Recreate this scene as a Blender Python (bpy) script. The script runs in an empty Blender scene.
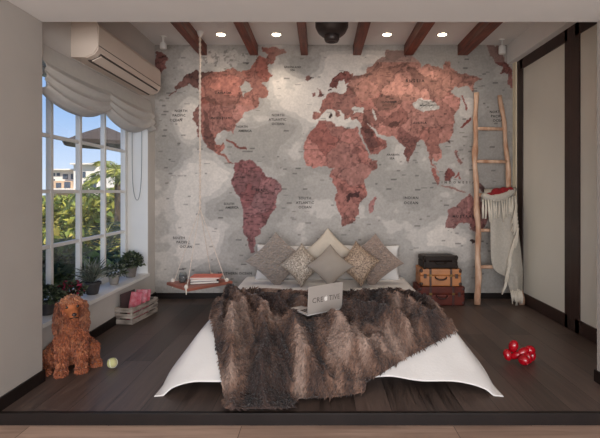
import bpy, bmesh, math, random
import numpy as np
from mathutils import Vector, Matrix, noise as mnoise

random.seed(7)
RNG = np.random.default_rng(7)
S = bpy.context.scene
COL = S.collection
F = 439.0; VX = 320.0; VY = 192.0; CAMZ = 1.155
YB = 4.76; XL = -1.79; XR = 2.10; ZC = 2.75

def at(px, py, Y):
    return Vector(((px - VX) * Y / F, Y, CAMZ + (VY - py) * Y / F))
def lin1(c):
    c = c / 255.0
    return c / 12.92 if c <= 0.04045 else ((c + 0.055) / 1.055) ** 2.4
def lin(c):
    return tuple(lin1(v) for v in c)
def lin_np(a):
    a = np.clip(a, 0, 255) / 255.0
    return np.where(a <= 0.04045, a / 12.92, ((a + 0.055) / 1.055) ** 2.4)

# ------------------------------------------------------------------ materials
def mat(name, rgb, rough=0.6, var=0.0, scale=8.0, bump=0.0, bscale=40.0, metal=0.0, spec=0.5, rgb2=None, sheen=0.0, stretch=None):
    m = bpy.data.materials.new(name); m.use_nodes = True
    nt = m.node_tree; b = nt.nodes['Principled BSDF']
    b.inputs['Roughness'].default_value = rough
    b.inputs['Metallic'].default_value = metal
    b.inputs['Specular IOR Level'].default_value = spec
    if sheen: b.inputs['Sheen Weight'].default_value = sheen
    c = lin(rgb)
    tc = nt.nodes.new('ShaderNodeTexCoord'); mp = nt.nodes.new('ShaderNodeMapping')
    nt.links.new(tc.outputs['Object'], mp.inputs['Vector'])
    if stretch: mp.inputs['Scale'].default_value = stretch
    n = nt.nodes.new('ShaderNodeTexNoise'); n.inputs['Scale'].default_value = scale; n.inputs['Detail'].default_value = 5
    nt.links.new(mp.outputs['Vector'], n.inputs['Vector'])
    r = nt.nodes.new('ShaderNodeValToRGB')
    c2 = lin(rgb2) if rgb2 else tuple(v * (1 - var) for v in c)
    c1 = c if rgb2 else tuple(min(1, v * (1 + var)) for v in c)
    r.color_ramp.elements[0].position = 0.32; r.color_ramp.elements[1].position = 0.68
    r.color_ramp.elements[0].color = (*c2, 1); r.color_ramp.elements[1].color = (*c1, 1)
    nt.links.new(n.outputs['Fac'], r.inputs['Fac']); nt.links.new(r.outputs['Color'], b.inputs['Base Color'])
    if bump:
        n2 = nt.nodes.new('ShaderNodeTexNoise'); n2.inputs['Scale'].default_value = bscale; n2.inputs['Detail'].default_value = 4
        nt.links.new(mp.outputs['Vector'], n2.inputs['Vector'])
        bp = nt.nodes.new('ShaderNodeBump'); bp.inputs['Strength'].default_value = bump; bp.inputs['Distance'].default_value = 0.01
        nt.links.new(n2.outputs['Fac'], bp.inputs['Height']); nt.links.new(bp.outputs['Normal'], b.inputs['Normal'])
    return m

def vcmat(name, rough=0.7, spec=0.3, nvar=0.12, nscale=30, sheen=0.0, trans=0.0):
    m = bpy.data.materials.new(name); m.use_nodes = True
    nt = m.node_tree; b = nt.nodes['Principled BSDF']
    b.inputs['Roughness'].default_value = rough; b.inputs['Specular IOR Level'].default_value = spec
    if sheen: b.inputs['Sheen Weight'].default_value = sheen
    a = nt.nodes.new('ShaderNodeAttribute'); a.attribute_name = 'Col'
    tc = nt.nodes.new('ShaderNodeTexCoord')
    n = nt.nodes.new('ShaderNodeTexNoise'); n.inputs['Scale'].default_value = nscale; n.inputs['Detail'].default_value = 4
    nt.links.new(tc.outputs['Object'], n.inputs['Vector'])
    mr = nt.nodes.new('ShaderNodeMapRange'); mr.inputs['From Min'].default_value = 0.3; mr.inputs['From Max'].default_value = 0.7
    mr.inputs['To Min'].default_value = 1 - nvar; mr.inputs['To Max'].default_value = 1 + nvar
    nt.links.new(n.outputs['Fac'], mr.inputs['Value'])
    vm = nt.nodes.new('ShaderNodeVectorMath'); vm.operation = 'SCALE'
    nt.links.new(a.outputs['Color'], vm.inputs[0]); nt.links.new(mr.outputs['Result'], vm.inputs['Scale'])
    nt.links.new(vm.outputs['Vector'], b.inputs['Base Color'])
    if trans:
        t = nt.nodes.new('ShaderNodeBsdfTranslucent'); nt.links.new(vm.outputs['Vector'], t.inputs['Color'])
        mx = nt.nodes.new('ShaderNodeMixShader'); mx.inputs['Fac'].default_value = trans
        out = nt.nodes['Material Output']
        nt.links.new(b.outputs['BSDF'], mx.inputs[1]); nt.links.new(t.outputs['BSDF'], mx.inputs[2]); nt.links.new(mx.outputs['Shader'], out.inputs['Surface'])
    return m

def plankmat(name, rgb, rgb2, width, length, along, rough, bump=0.15, spec=0.5):
    m = bpy.data.materials.new(name); m.use_nodes = True
    nt = m.node_tree; b = nt.nodes['Principled BSDF']
    b.inputs['Specular IOR Level'].default_value = spec
    tc = nt.nodes.new('ShaderNodeTexCoord'); mp = nt.nodes.new('ShaderNodeMapping')
    nt.links.new(tc.outputs['Object'], mp.inputs['Vector'])
    if along == 'Y': mp.inputs['Rotation'].default_value = (0, 0, math.pi / 2)
    br = nt.nodes.new('ShaderNodeTexBrick')
    br.inputs['Scale'].default_value = 1.0
    br.inputs['Brick Width'].default_value = length; br.inputs['Row Height'].default_value = width
    br.inputs['Mortar Size'].default_value = 0.0022; br.inputs['Mortar Smooth'].default_value = 0.3
    br.offset = 0.37
    br.inputs['Color1'].default_value = (0, 0, 0, 1); br.inputs['Color2'].default_value = (1, 1, 1, 1)
    br.inputs['Mortar'].default_value = (0.0, 0.0, 0.0, 1)
    nt.links.new(mp.outputs['Vector'], br.inputs['Vector'])
    mp2 = nt.nodes.new('ShaderNodeMapping')
    mp2.inputs['Scale'].default_value = (2.5, 40, 1)
    nt.links.new(mp.outputs['Vector'], mp2.inputs['Vector'])
    off = nt.nodes.new('ShaderNodeVectorMath'); off.operation = 'ADD'
    sc = nt.nodes.new('ShaderNodeVectorMath'); sc.operation = 'SCALE'; sc.inputs['Scale'].default_value = 37.0
    nt.links.new(br.outputs['Color'], sc.inputs[0]); nt.links.new(sc.outputs['Vector'], off.inputs[1]); nt.links.new(mp2.outputs['Vector'], off.inputs[0])
    n = nt.nodes.new('ShaderNodeTexNoise'); n.inputs['Scale'].default_value = 1.0; n.inputs['Detail'].default_value = 6; n.inputs['Distortion'].default_value = 0.6
    nt.links.new(off.outputs['Vector'], n.inputs['Vector'])
    a = nt.nodes.new('ShaderNodeMath'); a.operation = 'MULTIPLY_ADD'; a.inputs[1].default_value = 0.45
    sep = nt.nodes.new('ShaderNodeSeparateColor'); nt.links.new(br.outputs['Color'], sep.inputs['Color'])
    nt.links.new(sep.outputs['Red'], a.inputs[0]); nt.links.new(n.outputs['Fac'], a.inputs[2])
    r = nt.nodes.new('ShaderNodeValToRGB')
    r.color_ramp.elements[0].position = 0.35; r.color_ramp.elements[1].position = 1.0
    r.color_ramp.elements[0].color = (*lin(rgb), 1); r.color_ramp.elements[1].color = (*lin(rgb2), 1)
    nt.links.new(a.outputs[0], r.inputs['Fac'])
    mx = nt.nodes.new('ShaderNodeMix'); mx.data_type = 'RGBA'
    mx.inputs['B'].default_value = (*[v * 0.45 for v in lin(rgb)], 1)
    nt.links.new(br.outputs['Fac'], mx.inputs['Factor']); nt.links.new(r.outputs['Color'], mx.inputs['A'])
    nt.links.new(mx.outputs['Result'], b.inputs['Base Color'])
    mr = nt.nodes.new('ShaderNodeMapRange'); mr.inputs['To Min'].default_value = rough - 0.1; mr.inputs['To Max'].default_value = rough + 0.15
    nt.links.new(n.outputs['Fac'], mr.inputs['Value']); nt.links.new(mr.outputs['Result'], b.inputs['Roughness'])
    sub = nt.nodes.new('ShaderNodeMath'); sub.operation = 'SUBTRACT'
    nt.links.new(n.outputs['Fac'], sub.inputs[0]); nt.links.new(br.outputs['Fac'], sub.inputs[1])
    bp = nt.nodes.new('ShaderNodeBump'); bp.inputs['Strength'].default_value = bump; bp.inputs['Distance'].default_value = 0.004
    nt.links.new(sub.outputs[0], bp.inputs['Height']); nt.links.new(bp.outputs['Normal'], b.inputs['Normal'])
    return m

def emat(name, rgb, strength):
    m = bpy.data.materials.new(name); m.use_nodes = True
    b = m.node_tree.nodes['Principled BSDF']
    b.inputs['Base Color'].default_value = (*lin(rgb), 1)
    b.inputs['Emission Color'].default_value = (*lin(rgb), 1); b.inputs['Emission Strength'].default_value = strength
    return m

def glassmat(name, tint=(1, 1, 1), base=0.04):
    m = bpy.data.materials.new(name); m.use_nodes = True
    nt = m.node_tree; nt.nodes.remove(nt.nodes['Principled BSDF'])
    t = nt.nodes.new('ShaderNodeBsdfTransparent'); t.inputs['Color'].default_value = (*tint, 1)
    g = nt.nodes.new('ShaderNodeBsdfGlossy'); g.inputs['Roughness'].default_value = 0.02
    lw = nt.nodes.new('ShaderNodeLayerWeight'); lw.inputs['Blend'].default_value = 0.25
    ml = nt.nodes.new('ShaderNodeMath'); ml.operation = 'MULTIPLY_ADD'; ml.inputs[1].default_value = 0.12; ml.inputs[2].default_value = 0.015
    nt.links.new(lw.outputs['Facing'], ml.inputs[0])
    mx = nt.nodes.new('ShaderNodeMixShader'); nt.links.new(ml.outputs[0], mx.inputs['Fac'])
    nt.links.new(t.outputs[0], mx.inputs[1]); nt.links.new(g.outputs[0], mx.inputs[2])
    nt.links.new(mx.outputs[0], nt.nodes['Material Output'].inputs['Surface'])
    return m

# ------------------------------------------------------------------ mesh helpers
def link(name, me, m, parent=None, smooth=False, loc=None):
    o = bpy.data.objects.new(name, me); COL.objects.link(o)
    if m is not None:
        me.materials.clear()
        for k in (m if isinstance(m, (list, tuple)) else [m]): me.materials.append(k)
    if parent is not None:
        o.parent = parent
        if loc is None:
            o.matrix_parent_inverse = parent.matrix_basis.inverted()
    if loc is not None: o.location = loc
    if smooth and len(me.polygons):
        me.polygons.foreach_set('use_smooth', [True] * len(me.polygons))
    return o
def obj(name, bm, m, parent=None, smooth=False):
    me = bpy.data.meshes.new(name); bmesh.ops.recalc_face_normals(bm, faces=bm.faces[:]) ; bm.to_mesh(me); bm.free()
    return link(name, me, m, parent, smooth)
def tag(o, label, cat, group=None):
    o['label'] = label; o['category'] = cat
    if group: o['group'] = group
    return o
def thing(name, label, cat, loc=(0, 0, 0), group=None, rotz=0.0):
    o = bpy.data.objects.new(name, None); COL.objects.link(o)
    o.empty_display_size = 0.05
    o.location = loc; o.rotation_euler = (0, 0, rotz)
    tag(o, label, cat, group)
    return o
def struct(o):
    o['kind'] = 'structure'; return o

def box(bm, c, s, bev=0.0, rot=None, seg=2):
    r = bmesh.ops.create_cube(bm, size=1.0); vs = r['verts']
    bmesh.ops.scale(bm, vec=Vector(s), verts=vs)
    if bev:
        es = list({e for v in vs for e in v.link_edges})
        rr = bmesh.ops.bevel(bm, geom=es, offset=bev, segments=seg, affect='EDGES', profile=0.6)
        vs = list({v for f in rr['faces'] for v in f.verts} | {v for v in vs if v.is_valid})
    M = Matrix.Translation(Vector(c)) @ (rot.to_4x4() if rot else Matrix.Identity(4))
    bmesh.ops.transform(bm, matrix=M, verts=vs)
    return vs
def boxm(x0, x1, y0, y1, z0, z1, bm=None, bev=0.0):
    bm = bm or bmesh.new()
    box(bm, ((x0 + x1) / 2, (y0 + y1) / 2, (z0 + z1) / 2), (x1 - x0, y1 - y0, z1 - z0), bev)
    return bm
def tube(bm, pts, rads, n=8, cap=True):
    pts = [Vector(p) for p in pts]
    if not hasattr(rads, '__len__'): rads = [rads] * len(pts)
    rings = []; ref = None
    for i, p in enumerate(pts):
        d = (pts[min(i + 1, len(pts) - 1)] - pts[max(i - 1, 0)]).normalized()
        if ref is None: ref = Vector((1, 0, 0)) if abs(d.x) < 0.8 else Vector((0, 1, 0))
        u = (ref - d * ref.dot(d)).normalized(); v = d.cross(u); ref = u
        rings.append([bm.verts.new(p + (u * math.cos(a) + v * math.sin(a)) * rads[i]) for a in [2 * math.pi * k / n for k in range(n)]])
    for a, b in zip(rings, rings[1:]):
        for k in range(n): bm.faces.new((a[k], a[(k + 1) % n], b[(k + 1) % n], b[k]))
    if cap:
        bm.faces.new(rings[0][::-1]); bm.faces.new(rings[-1])
    return bm
def lathe(bm, c, prof, n=24, axis=None):
    c = Vector(c); rings = []
    for r, z in prof:
        rings.append([bm.verts.new(c + Vector((r * math.cos(2 * math.pi * k / n), r * math.sin(2 * math.pi * k / n), z))) for k in range(n)])
    for a, b in zip(rings, rings[1:]):
        for k in range(n): bm.faces.new((a[k], a[(k + 1) % n], b[(k + 1) % n], b[k]))
    bm.faces.new(rings[0][::-1]); bm.faces.new(rings[-1])
    return bm
def ball(bm, c, r, sub=2, rot=None):
    v = bmesh.ops.create_icosphere(bm, subdivisions=sub, radius=1.0)['verts']
    r = Vector((r, r, r)) if not hasattr(r, '__len__') else Vector(r)
    M = Matrix.Translation(Vector(c)) @ (rot.to_4x4() if rot else Matrix.Identity(4)) @ Matrix.Diagonal((*r, 1))
    bmesh.ops.transform(bm, matrix=M, verts=v)
def gridmesh(name, P, close=False):
    """P: (nu, nv, 3) array"""
    nu, nv = P.shape[:2]
    idx = np.arange(nu * nv).reshape(nu, nv)
    q = np.stack([idx[:-1, :-1], idx[1:, :-1], idx[1:, 1:], idx[:-1, 1:]], -1).reshape(-1, 4)
    return rawmesh(name, P.reshape(-1, 3), q)
def rawmesh(name, V, Fq, cols=None):
    me = bpy.data.meshes.new(name)
    V = np.asarray(V, dtype=np.float32); Fq = np.asarray(Fq, dtype=np.int32)
    k = Fq.shape[1]
    me.vertices.add(len(V)); me.vertices.foreach_set('co', V.ravel())
    me.loops.add(Fq.size); me.loops.foreach_set('vertex_index', Fq.ravel())
    me.polygons.add(len(Fq)); me.polygons.foreach_set('loop_start', np.arange(0, Fq.size, k, dtype=np.int32))
    me.update(calc_edges=True); me.validate()
    if cols is not None:
        a = me.attributes.new('Col', 'FLOAT_COLOR', 'POINT')
        c = np.ones((len(V), 4), dtype=np.float32); c[:, :3] = cols
        a.data.foreach_set('color', c.ravel())
    return me
def evaluated(o):
    dg = bpy.context.evaluated_depsgraph_get(); dg.update()
    me = bpy.data.meshes.new_from_object(o.evaluated_get(dg))
    return me
def blob(name, bm, voxel, smooth=6):
    """fuse overlapping closed shapes into one continuous skin"""
    me = bpy.data.meshes.new('tmp'); bm.to_mesh(me); bm.free()
    o = bpy.data.objects.new('tmp', me); COL.objects.link(o)
    r = o.modifiers.new('r', 'REMESH'); r.mode = 'VOXEL'; r.voxel_size = voxel
    s = o.modifiers.new('s', 'SMOOTH'); s.iterations = smooth; s.factor = 0.5
    out = evaluated(o); out.name = name
    bpy.data.objects.remove(o); bpy.data.meshes.remove(me)
    return out
def textmesh(s, size, depth=0.0008, align='CENTER', spacing=1.0, bold=0.0):
    cu = bpy.data.curves.new('t', 'FONT'); cu.body = s; cu.size = size; cu.align_x = align; cu.align_y = 'CENTER'
    cu.space_character = spacing; cu.extrude = depth; cu.offset = size * bold; cu.resolution_u = 2
    o = bpy.data.objects.new('t', cu); COL.objects.link(o)
    me = evaluated(o)
    bpy.data.objects.remove(o); bpy.data.curves.remove(cu)
    return me
def add_mesh(bm, me, M):
    n0 = len(bm.verts); bm.from_mesh(me); bm.verts.ensure_lookup_table()
    bmesh.ops.transform(bm, matrix=M, verts=bm.verts[n0:])
def strands(P, N, length, width, lean, jitter, cols, rng, droop=0.4):
    """thin two-segment tapering locks, all in one array mesh"""
    n = len(P)
    D = N + lean + rng.normal(0, jitter, (n, 3)); D /= np.linalg.norm(D, axis=1, keepdims=True) + 1e-9
    L = length * rng.uniform(0.65, 1.25, (n, 1))
    side = np.cross(D, rng.normal(0, 1, (n, 3))); side /= np.linalg.norm(side, axis=1, keepdims=True) + 1e-9
    w = width * rng.uniform(0.7, 1.3, (n, 1))
    D2 = D + lean * 0.8 + np.array([0, 0, -droop]) + rng.normal(0, jitter * 0.5, (n, 3)); D2 /= np.linalg.norm(D2, axis=1, keepdims=True) + 1e-9
    a = P - N * 0.003 - side * w / 2; b = P - N * 0.003 + side * w / 2
    mid = P + D * L * 0.55
    c = mid + side * w * 0.42; d = mid - side * w * 0.42
    tip = mid + D2 * L * 0.45
    V = np.stack([a, b, c, d, tip], 1).reshape(-1, 3)
    base = (np.arange(n) * 5)[:, None]
    tris = np.concatenate([base + [0, 1, 2], base + [0, 2, 3], base + [3, 2, 4]], 0)
    return V, tris, np.repeat(cols, 5, axis=0)
def sample_surface(me, n, rng):
    me.calc_loop_triangles()
    T = np.empty(len(me.loop_triangles) * 3, dtype=np.int32); me.loop_triangles.foreach_get('vertices', T); T = T.reshape(-1, 3)
    V = np.empty(len(me.vertices) * 3, dtype=np.float32); me.vertices.foreach_get('co', V); V = V.reshape(-1, 3).astype(float)
    a, b, c = V[T[:, 0]], V[T[:, 1]], V[T[:, 2]]
    cr = np.cross(b - a, c - a); ar = np.linalg.norm(cr, axis=1)
    k = rng.choice(len(T), n, p=ar / ar.sum())
    u = rng.random((n, 1)); v = rng.random((n, 1)); f = (u + v) > 1; u[f] = 1 - u[f]; v[f] = 1 - v[f]
    return a[k] + (b - a)[k] * u + (c - a)[k] * v, cr[k] / (ar[k][:, None] + 1e-12)
def vnoise(x, y, seed, oct=4):
    r = np.random.default_rng(seed); out = np.zeros_like(x, dtype=float); amp = 1.0; tot = 0
    for o in range(oct):
        g = r.random((64, 64)); f = 2 ** o
        X = np.mod(x * f, 64); Y = np.mod(y * f, 64)
        xi = np.floor(X).astype(int); yi = np.floor(Y).astype(int); fx = X - xi; fy = Y - yi
        xi %= 64; yi %= 64
        fx = fx * fx * (3 - 2 * fx); fy = fy * fy * (3 - 2 * fy); x2 = (xi + 1) % 64; y2 = (yi + 1) % 64
        out += amp * ((g[xi, yi] * (1 - fx) + g[x2, yi] * fx) * (1 - fy) + (g[xi, y2] * (1 - fx) + g[x2, y2] * fx) * fy)
        tot += amp; amp *= 0.5
    return out / tot

# ------------------------------------------------------------------ palette
M_head = mat('header_lit_paint', (214, 210, 206), 0.85, 0.02, 3)  # wall colour made whiter, standing in for bounce light under the header
M_wall = mat('painted_wall', (168, 161, 154), 0.8, 0.03, 3, 0.05, 120)
M_wall2 = mat('painted_wall_pale', (196, 190, 184), 0.8, 0.03, 3, 0.05, 120)
M_white = mat('white_paint', (226, 224, 220), 0.45, 0.02, 6)
M_ceil = mat('ceiling_paint', (228, 226, 223), 0.85, 0.02, 3)
M_darkwood = mat('dark_stained_wood', (52, 36, 31), 0.45, 0.25, 6, 0.1, 60)
M_beam = mat('beam_wood', (132, 66, 46), 0.5, 0.35, 5, 0.2, 40, stretch=(6, 0.6, 6), rgb2=(78, 34, 25))
M_base = mat('baseboard_wood', (28, 21, 19), 0.5, 0.2, 6, spec=0.25)
M_floor = plankmat('dark_plank_floor', (42, 32, 28), (98, 82, 74), 0.19, 1.5, 'Y', 0.40, 0.35)
M_floor2 = plankmat('walnut_plank_floor', (128, 104, 90), (184, 156, 138), 0.12, 1.1, 'X', 0.5, 0.1)
M_panel = mat('frosted_panel', (218, 213, 200), 0.3, 0.03, 2)

# ------------------------------------------------------------------ room shell
o = struct(obj('floor', boxm(-2.05, 2.35, 2.31, YB + 0.2, -0.1, 0.0), M_floor))
o['label'] = 'dark wooden plank floor of the raised sleeping platform'
o = struct(obj('trim_1', boxm(-3.0, 3.0, 2.285, 2.312, -0.062, 0.002, bev=0.003), M_base))
o['label'] = 'dark edge board along the front of the raised platform'
o = struct(obj('floor_front', boxm(-3.0, 3.0, -3.0, 2.30, -0.16, -0.06), M_floor2))
o['label'] = 'lighter wooden floor in front of the platform step'
struct(obj('ceiling', boxm(-2.1, 2.4, 2.5, YB + 0.15, ZC, ZC + 0.1), M_ceil))
struct(obj('ceiling_front', boxm(-3.2, 3.2, -3.2, 2.5, ZC, ZC + 0.1), M_ceil))
# opening: two jambs and the header over it
struct(obj('wall_front_left', boxm(-3.0, -1.692, 2.225, 2.675, -0.1, ZC + 0.05), M_wall))
struct(obj('wall_front_right', boxm(1.688, 3.0, 2.225, 2.675, -0.1, ZC + 0.05), M_wall))
struct(obj('wall_header', boxm(-1.70, 1.70, 2.225, 2.675, 2.191, ZC + 0.05), M_head))
struct(obj('wall_side_left', boxm(-3.15, -3.0, -3.2, 2.5, -0.1, ZC + 0.05), M_wall))
struct(obj('wall_side_right', boxm(3.0, 3.15, -3.2, 2.5, -0.1, ZC + 0.05), M_wall))
bm = boxm(-1.692, -1.68, 2.30, 2.687, 0, 0.07); boxm(XL, -1.68, 2.675, 2.687, 0, 0.07, bm)
struct(obj('baseboard_front_left', bm, M_base))
bm = boxm(1.676, 1.69, 2.30, 2.687, 0, 0.07)
struct(obj('baseboard_front_right', bm, M_base))
# left wall with the window opening (Y 2.80-4.57, Z 0.29-2.07)
WY0, WY1, WZ0, WZ1 = 2.80, 4.57, 0.29, 2.07
bm = boxm(-2.06, XL, 2.5, YB + 0.15, -0.1, WZ0)
boxm(-2.06, XL, 2.5, YB + 0.15, WZ1, ZC + 0.05, bm)
boxm(-2.06, XL, WY1, YB + 0.15, WZ0, WZ1, bm)
boxm(-2.06, XL, 2.5, WY0, WZ0, WZ1, bm)
struct(obj('wall_left', bm, M_wall2))
struct(obj('baseboard_left', boxm(XL, XL + 0.014, 2.675, YB, 0, 0.07), M_base))
o = struct(obj('trim_2', boxm(-2.0, XL + 0.02, WY0 - 0.02, WY1, WZ0 - 0.008, WZ0 + 0.02, bev=0.004), M_white))
o['label'] = 'white window sill with flower pots on it'
bm = boxm(-2.0, XL - 0.002, WY1 - 0.004, WY1, WZ0 + 0.02, WZ1)
boxm(-2.0, XL - 0.002, WY0, WY1 - 0.004, WZ1 - 0.004, WZ1, bm)
boxm(-2.0, XL - 0.002, WY0, WY0 + 0.004, WZ0 + 0.02, WZ1 - 0.004, bm)
struct(obj('trim_3', bm, M_white))['label'] = 'thin white lining added to the window recess to brighten it'  # white boards added over the recess wall, standing in for window light
# window frame
yv = [2.86, 3.29, 3.688, 4.105, 4.52]; zh = [0.748, 1.159, 1.574]
bm = bmesh.new()
xa, xb = -2.055, -2.005
for y in (WY0 + 0.025, yv[-1] + 0.028): boxm(xa, xb, y - 0.026, y + 0.026, WZ0, WZ1, bm, 0.003)
for z in (WZ0 + 0.04, WZ1 - 0.03): boxm(xa, xb, WY0, WY1, z - 0.03, z + 0.03, bm, 0.003)
for y in yv[1:-1]: boxm(xa + 0.008, xb, y - 0.0155, y + 0.0155, WZ0, WZ1, bm, 0.004)
for z in zh: boxm(xa + 0.012, xb - 0.006, WY0, WY1, z - 0.014, z + 0.014, bm, 0.004)
w = struct(obj('window_1', bm, M_white)); w['label'] = 'white multi-pane window in the left wall'
g = obj('glass_panes', boxm(-2.034, -2.030, WY0 + 0.01, WY1 - 0.01, WZ0 + 0.02, WZ1 - 0.02), glassmat('window_glass'), w)
# right wall, with sliding panels
bm = boxm(XR + 0.03, XR + 0.2, 2.6, YB + 0.15, -0.1, ZC + 0.05)
boxm(XR, XR + 0.03, 4.68, YB + 0.1, -0.1, ZC, bm)
struct(obj('wall_right', bm, M_wall2))
struct(obj('wall_right_pelmet', boxm(2.03, XR + 0.05, 2.675, YB, 2.543, ZC + 0.02), M_ceil))['label'] = 'white boxed pelmet above the sliding doors'
struct(obj('trim_4', boxm(XR - 0.012, XR + 0.02, 4.685, YB - 0.001, 0, 2.543), mat('pale_beige_jamb', (236, 220, 190), 0.5, 0.04, 6)))['label'] = 'pale beige door jamb strip beside the map wall'
def door(n, y0, y1, x, lab):
    fr = 0.065; z0, z1 = 0.0, 2.543
    bm = bmesh.new()
    boxm(x, x + 0.028, y0, y0 + fr * 1.7, z0, z1, bm, 0.002); boxm(x, x + 0.028, y1 - fr * 1.9, y1, z0, z1, bm, 0.002)
    boxm(x, x + 0.028, y0 + fr, y1 - fr, z1 - 0.105, z1, bm, 0.002); boxm(x, x + 0.028, y0 + fr, y1 - fr, z0, 0.112, bm, 0.002)
    d = struct(obj('door_%d' % n, bm, M_darkwood)); d['label'] = lab
    p = obj('frosted_panel', boxm(x + 0.012, x + 0.02, y0 + fr, y1 - fr, 0.1, z1 - 0.1), M_panel, d)
    return d
door(1, 3.66, 4.68, XR, 'dark-framed sliding door with a pale panel, next to the ladder')
door(2, 2.68, 3.68, XR - 0.001, 'dark-framed sliding door with a pale panel, nearer the camera')
struct(obj('baseboard_back', boxm(XL, XR, YB - 0.014, YB, 0, 0.062), M_base))

# ------------------------------------------------------------------ mural on the back wall
def pip(X, Y, poly):
    ins = np.zeros(X.shape, bool); n = len(poly)
    for i in range(n):
        x1, y1 = poly[i]; x2, y2 = poly[(i + 1) % n]
        if y1 == y2: continue
        c = ((y1 > Y) != (y2 > Y)) & (X < (x2 - x1) * (Y - y1) / (y2 - y1) + x1)
        ins ^= c
    return ins
def dseg(X, Y, p, q):
    px, py = p; dx, dy = q[0] - px, q[1] - py
    t = np.clip(((X - px) * dx + (Y - py) * dy) / (dx * dx + dy * dy + 1e-9), 0, 1)
    return np.hypot(X - px - t * dx, Y - py - t * dy)
NA = [(168.3,95.5),(177,90),(175.8,84.7),(177.5,82.5),(182.5,79),(188.3,74),(199,71),(210,71.7),(221.7,72.5),(230,70),(233,67.5),(241,71),(247,70),(251.7,66),(255,61),(260,58),(265,57),(268,54),(262,50),(262,47),(276,47),(285,50),(287.5,53),(281,57),(275,60),(267.5,66.7),(271.7,76),(266,82.5),(261,82),(265,86),(269,94),(267.5,100),(260,99),(256.7,106.7),(251.7,110),(243,115),(237.5,123),(233,130),(234,136),(231.7,132.5),(225,131),(216.7,131.7),(214,137.5),(216,144),(220,146.7),(224,143),(222.5,150),(220,152),(225,154),(226.7,159),(231.7,162.5),(233,165),(229,164),(226,161),(221.7,155.5),(211.7,150.5),(205,146.7),(203,139),(201,134),(198,138),(196.7,126.7),(193,121),(194,113),(198,106.7),(200,103),(199,93),(196.7,88),(191,85),(182.5,87.5)]
HUD = [(238,86),(243,83.5),(248,82.5),(253,86),(247.5,92.5),(245,97),(243.5,92),(240,89)]
SA = [(234,163),(243,159),(253,162.5),(261,169),(268.5,177),(280,181.7),(281.5,188.5),(276.5,197.7),(275,208),(268.5,214.8),(265,226),(260,229.6),(260.5,234),(254.8,237.6),(255,243),(253.6,249),(256,253.6),(251.4,254.7),(246.8,244.5),(244.5,233),(243.4,208),(238.8,196.5),(233,190.8),(230.4,180.5),(233,174.8),(234,169)]
AF = [(319,120.8),(332.5,120.8),(334,124),(343,129),(352,128),(358.3,129),(359,133),(362.5,141.7),(368,155),(371,160),(378,161),(375.7,166.4),(367.5,175.5),(364.8,181),(366,192.8),(364.8,199),(359.3,203.8),(359.3,213),(353,224.8),(343,228.4),(341,222),(336.5,209.3),(334.7,197.4),(336.5,191),(332.8,180),(331.4,172.8),(332.8,168),(327.4,165.5),(320,165.5),(313.7,168.2),(307.3,165.5),(303.3,156.7),(303.3,143.3),(310,131.7),(312.5,128.3)]
MAD = [(374.8,195.6),(377,198.3),(373,213),(369.3,214.7),(369.3,206.5)]
AR = [(360.8,130),(366.7,121),(371.7,128),(376.7,136.7),(380,139),(386.7,141),(385.8,145.8),(378,152.5),(370,156.7),(367.5,148),(361.7,136.7)]
SC = [(328,84),(334,79),(341.7,72.5),(347.5,71),(353,74),(354,80),(352,84),(346,85),(344,77.5),(339,82.5),(337.5,90),(334,87.5),(330,87.5)]
EA = [(313,112.5),(321,111.5),(320,108),(321,102.5),(325,99),(331.7,94),(340,93.3),(346,91.7),(347,87),(352,83),(352,76),(360,76),(366.7,72.5),(366.7,66.7),(378,61),(386.7,56),(386,49),(396.7,51.7),(405,50),(415,56.7),(420,63),(423,69),(428,64),(436.7,66.7),(443,71),(444,62),(448,61),(451,68),(458,72.5),(468,74),(483,78),(480,80),(475,84),(473,91.7),(469,86),(466,84),(455,88),(451.7,91),(457,96),(460,101),(459,107),(453,115),(454,124),(453,131),(451.7,137.5),(445,142.5),(438,144),(442.5,151.7),(442.5,158.3),(437.5,161.7),(433,156.7),(433,162.5),(437,171.7),(431.7,165),(430,153),(424,144),(419,141),(416,145),(411,155),(408.7,163.3),(406.7,161),(403,149),(398,141),(394,137.5),(387.5,136.7),(379,135),(371.7,126),(366.7,121),(363,126.7),(358,120),(351.7,119),(350.8,115),(348,117.5),(345,118),(342.5,113),(339,109),(337,109),(340,115),(338,116.7),(333,109),(326.7,110),(321.5,113),(321,117.5),(316.7,120),(313,119)]
BLK = [(352,108),(355,106),(364,107.5),(365,111.7),(353,112.5)]
CAS = [(371,107.5),(375,110),(378,118),(376,120),(373,113)]
MON = [(411,101.7),(418,100),(425,98),(433,102),(440,104),(437.5,110),(425,111.7),(415,107.5)]
UK = [(316.7,87.5),(320,90),(324,97.5),(318,99),(319,94)]
IRE = [(312,94),(316,93),(316.5,97),(313,98.5)]
ICE = [(303.5,78),(307,77),(312,77.5),(310,80),(305,80.5)]
SUM = [(430,167),(434,169),(440,179),(438.8,184),(434,178)]
BOR = [(444.5,175),(451.4,167),(454.3,171.7),(450.7,181.5),(445.7,180.8)]
AUS = [(448,209),(456,204),(463,198),(469,193.5),(473,200),(477,202),(479,194),(483,202),(488,212),(487,224),(481,232),(474,231),(468,226),(460,224),(450,229.5),(445,230),(446,220)]
NG = [(474,182),(482,184),(489,190),(492,194),(484,191),(478,189)]
KAM = [(487,46),(499,46),(500,53),(507,62),(513,68),(514,88),(509,82),(509,74),(499,73),(503,67),(490,57)]
KAM2 = [(155,53),(163,54),(167,60),(166,69),(160,73),(155,70)]
PH = [(455,149),(458,150),(459,157),(463,162),(460,166),(457,160)]
ALASKA = [(168,96),(174,84),(186,74),(199,70),(215,71),(206,76),(200,80),(200,92),(190,86),(180,89)]
KAZ = [(370,98),(382.5,94),(396.7,96),(403,101.7),(398,105),(391.7,109),(380,110),(373,104)]
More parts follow.
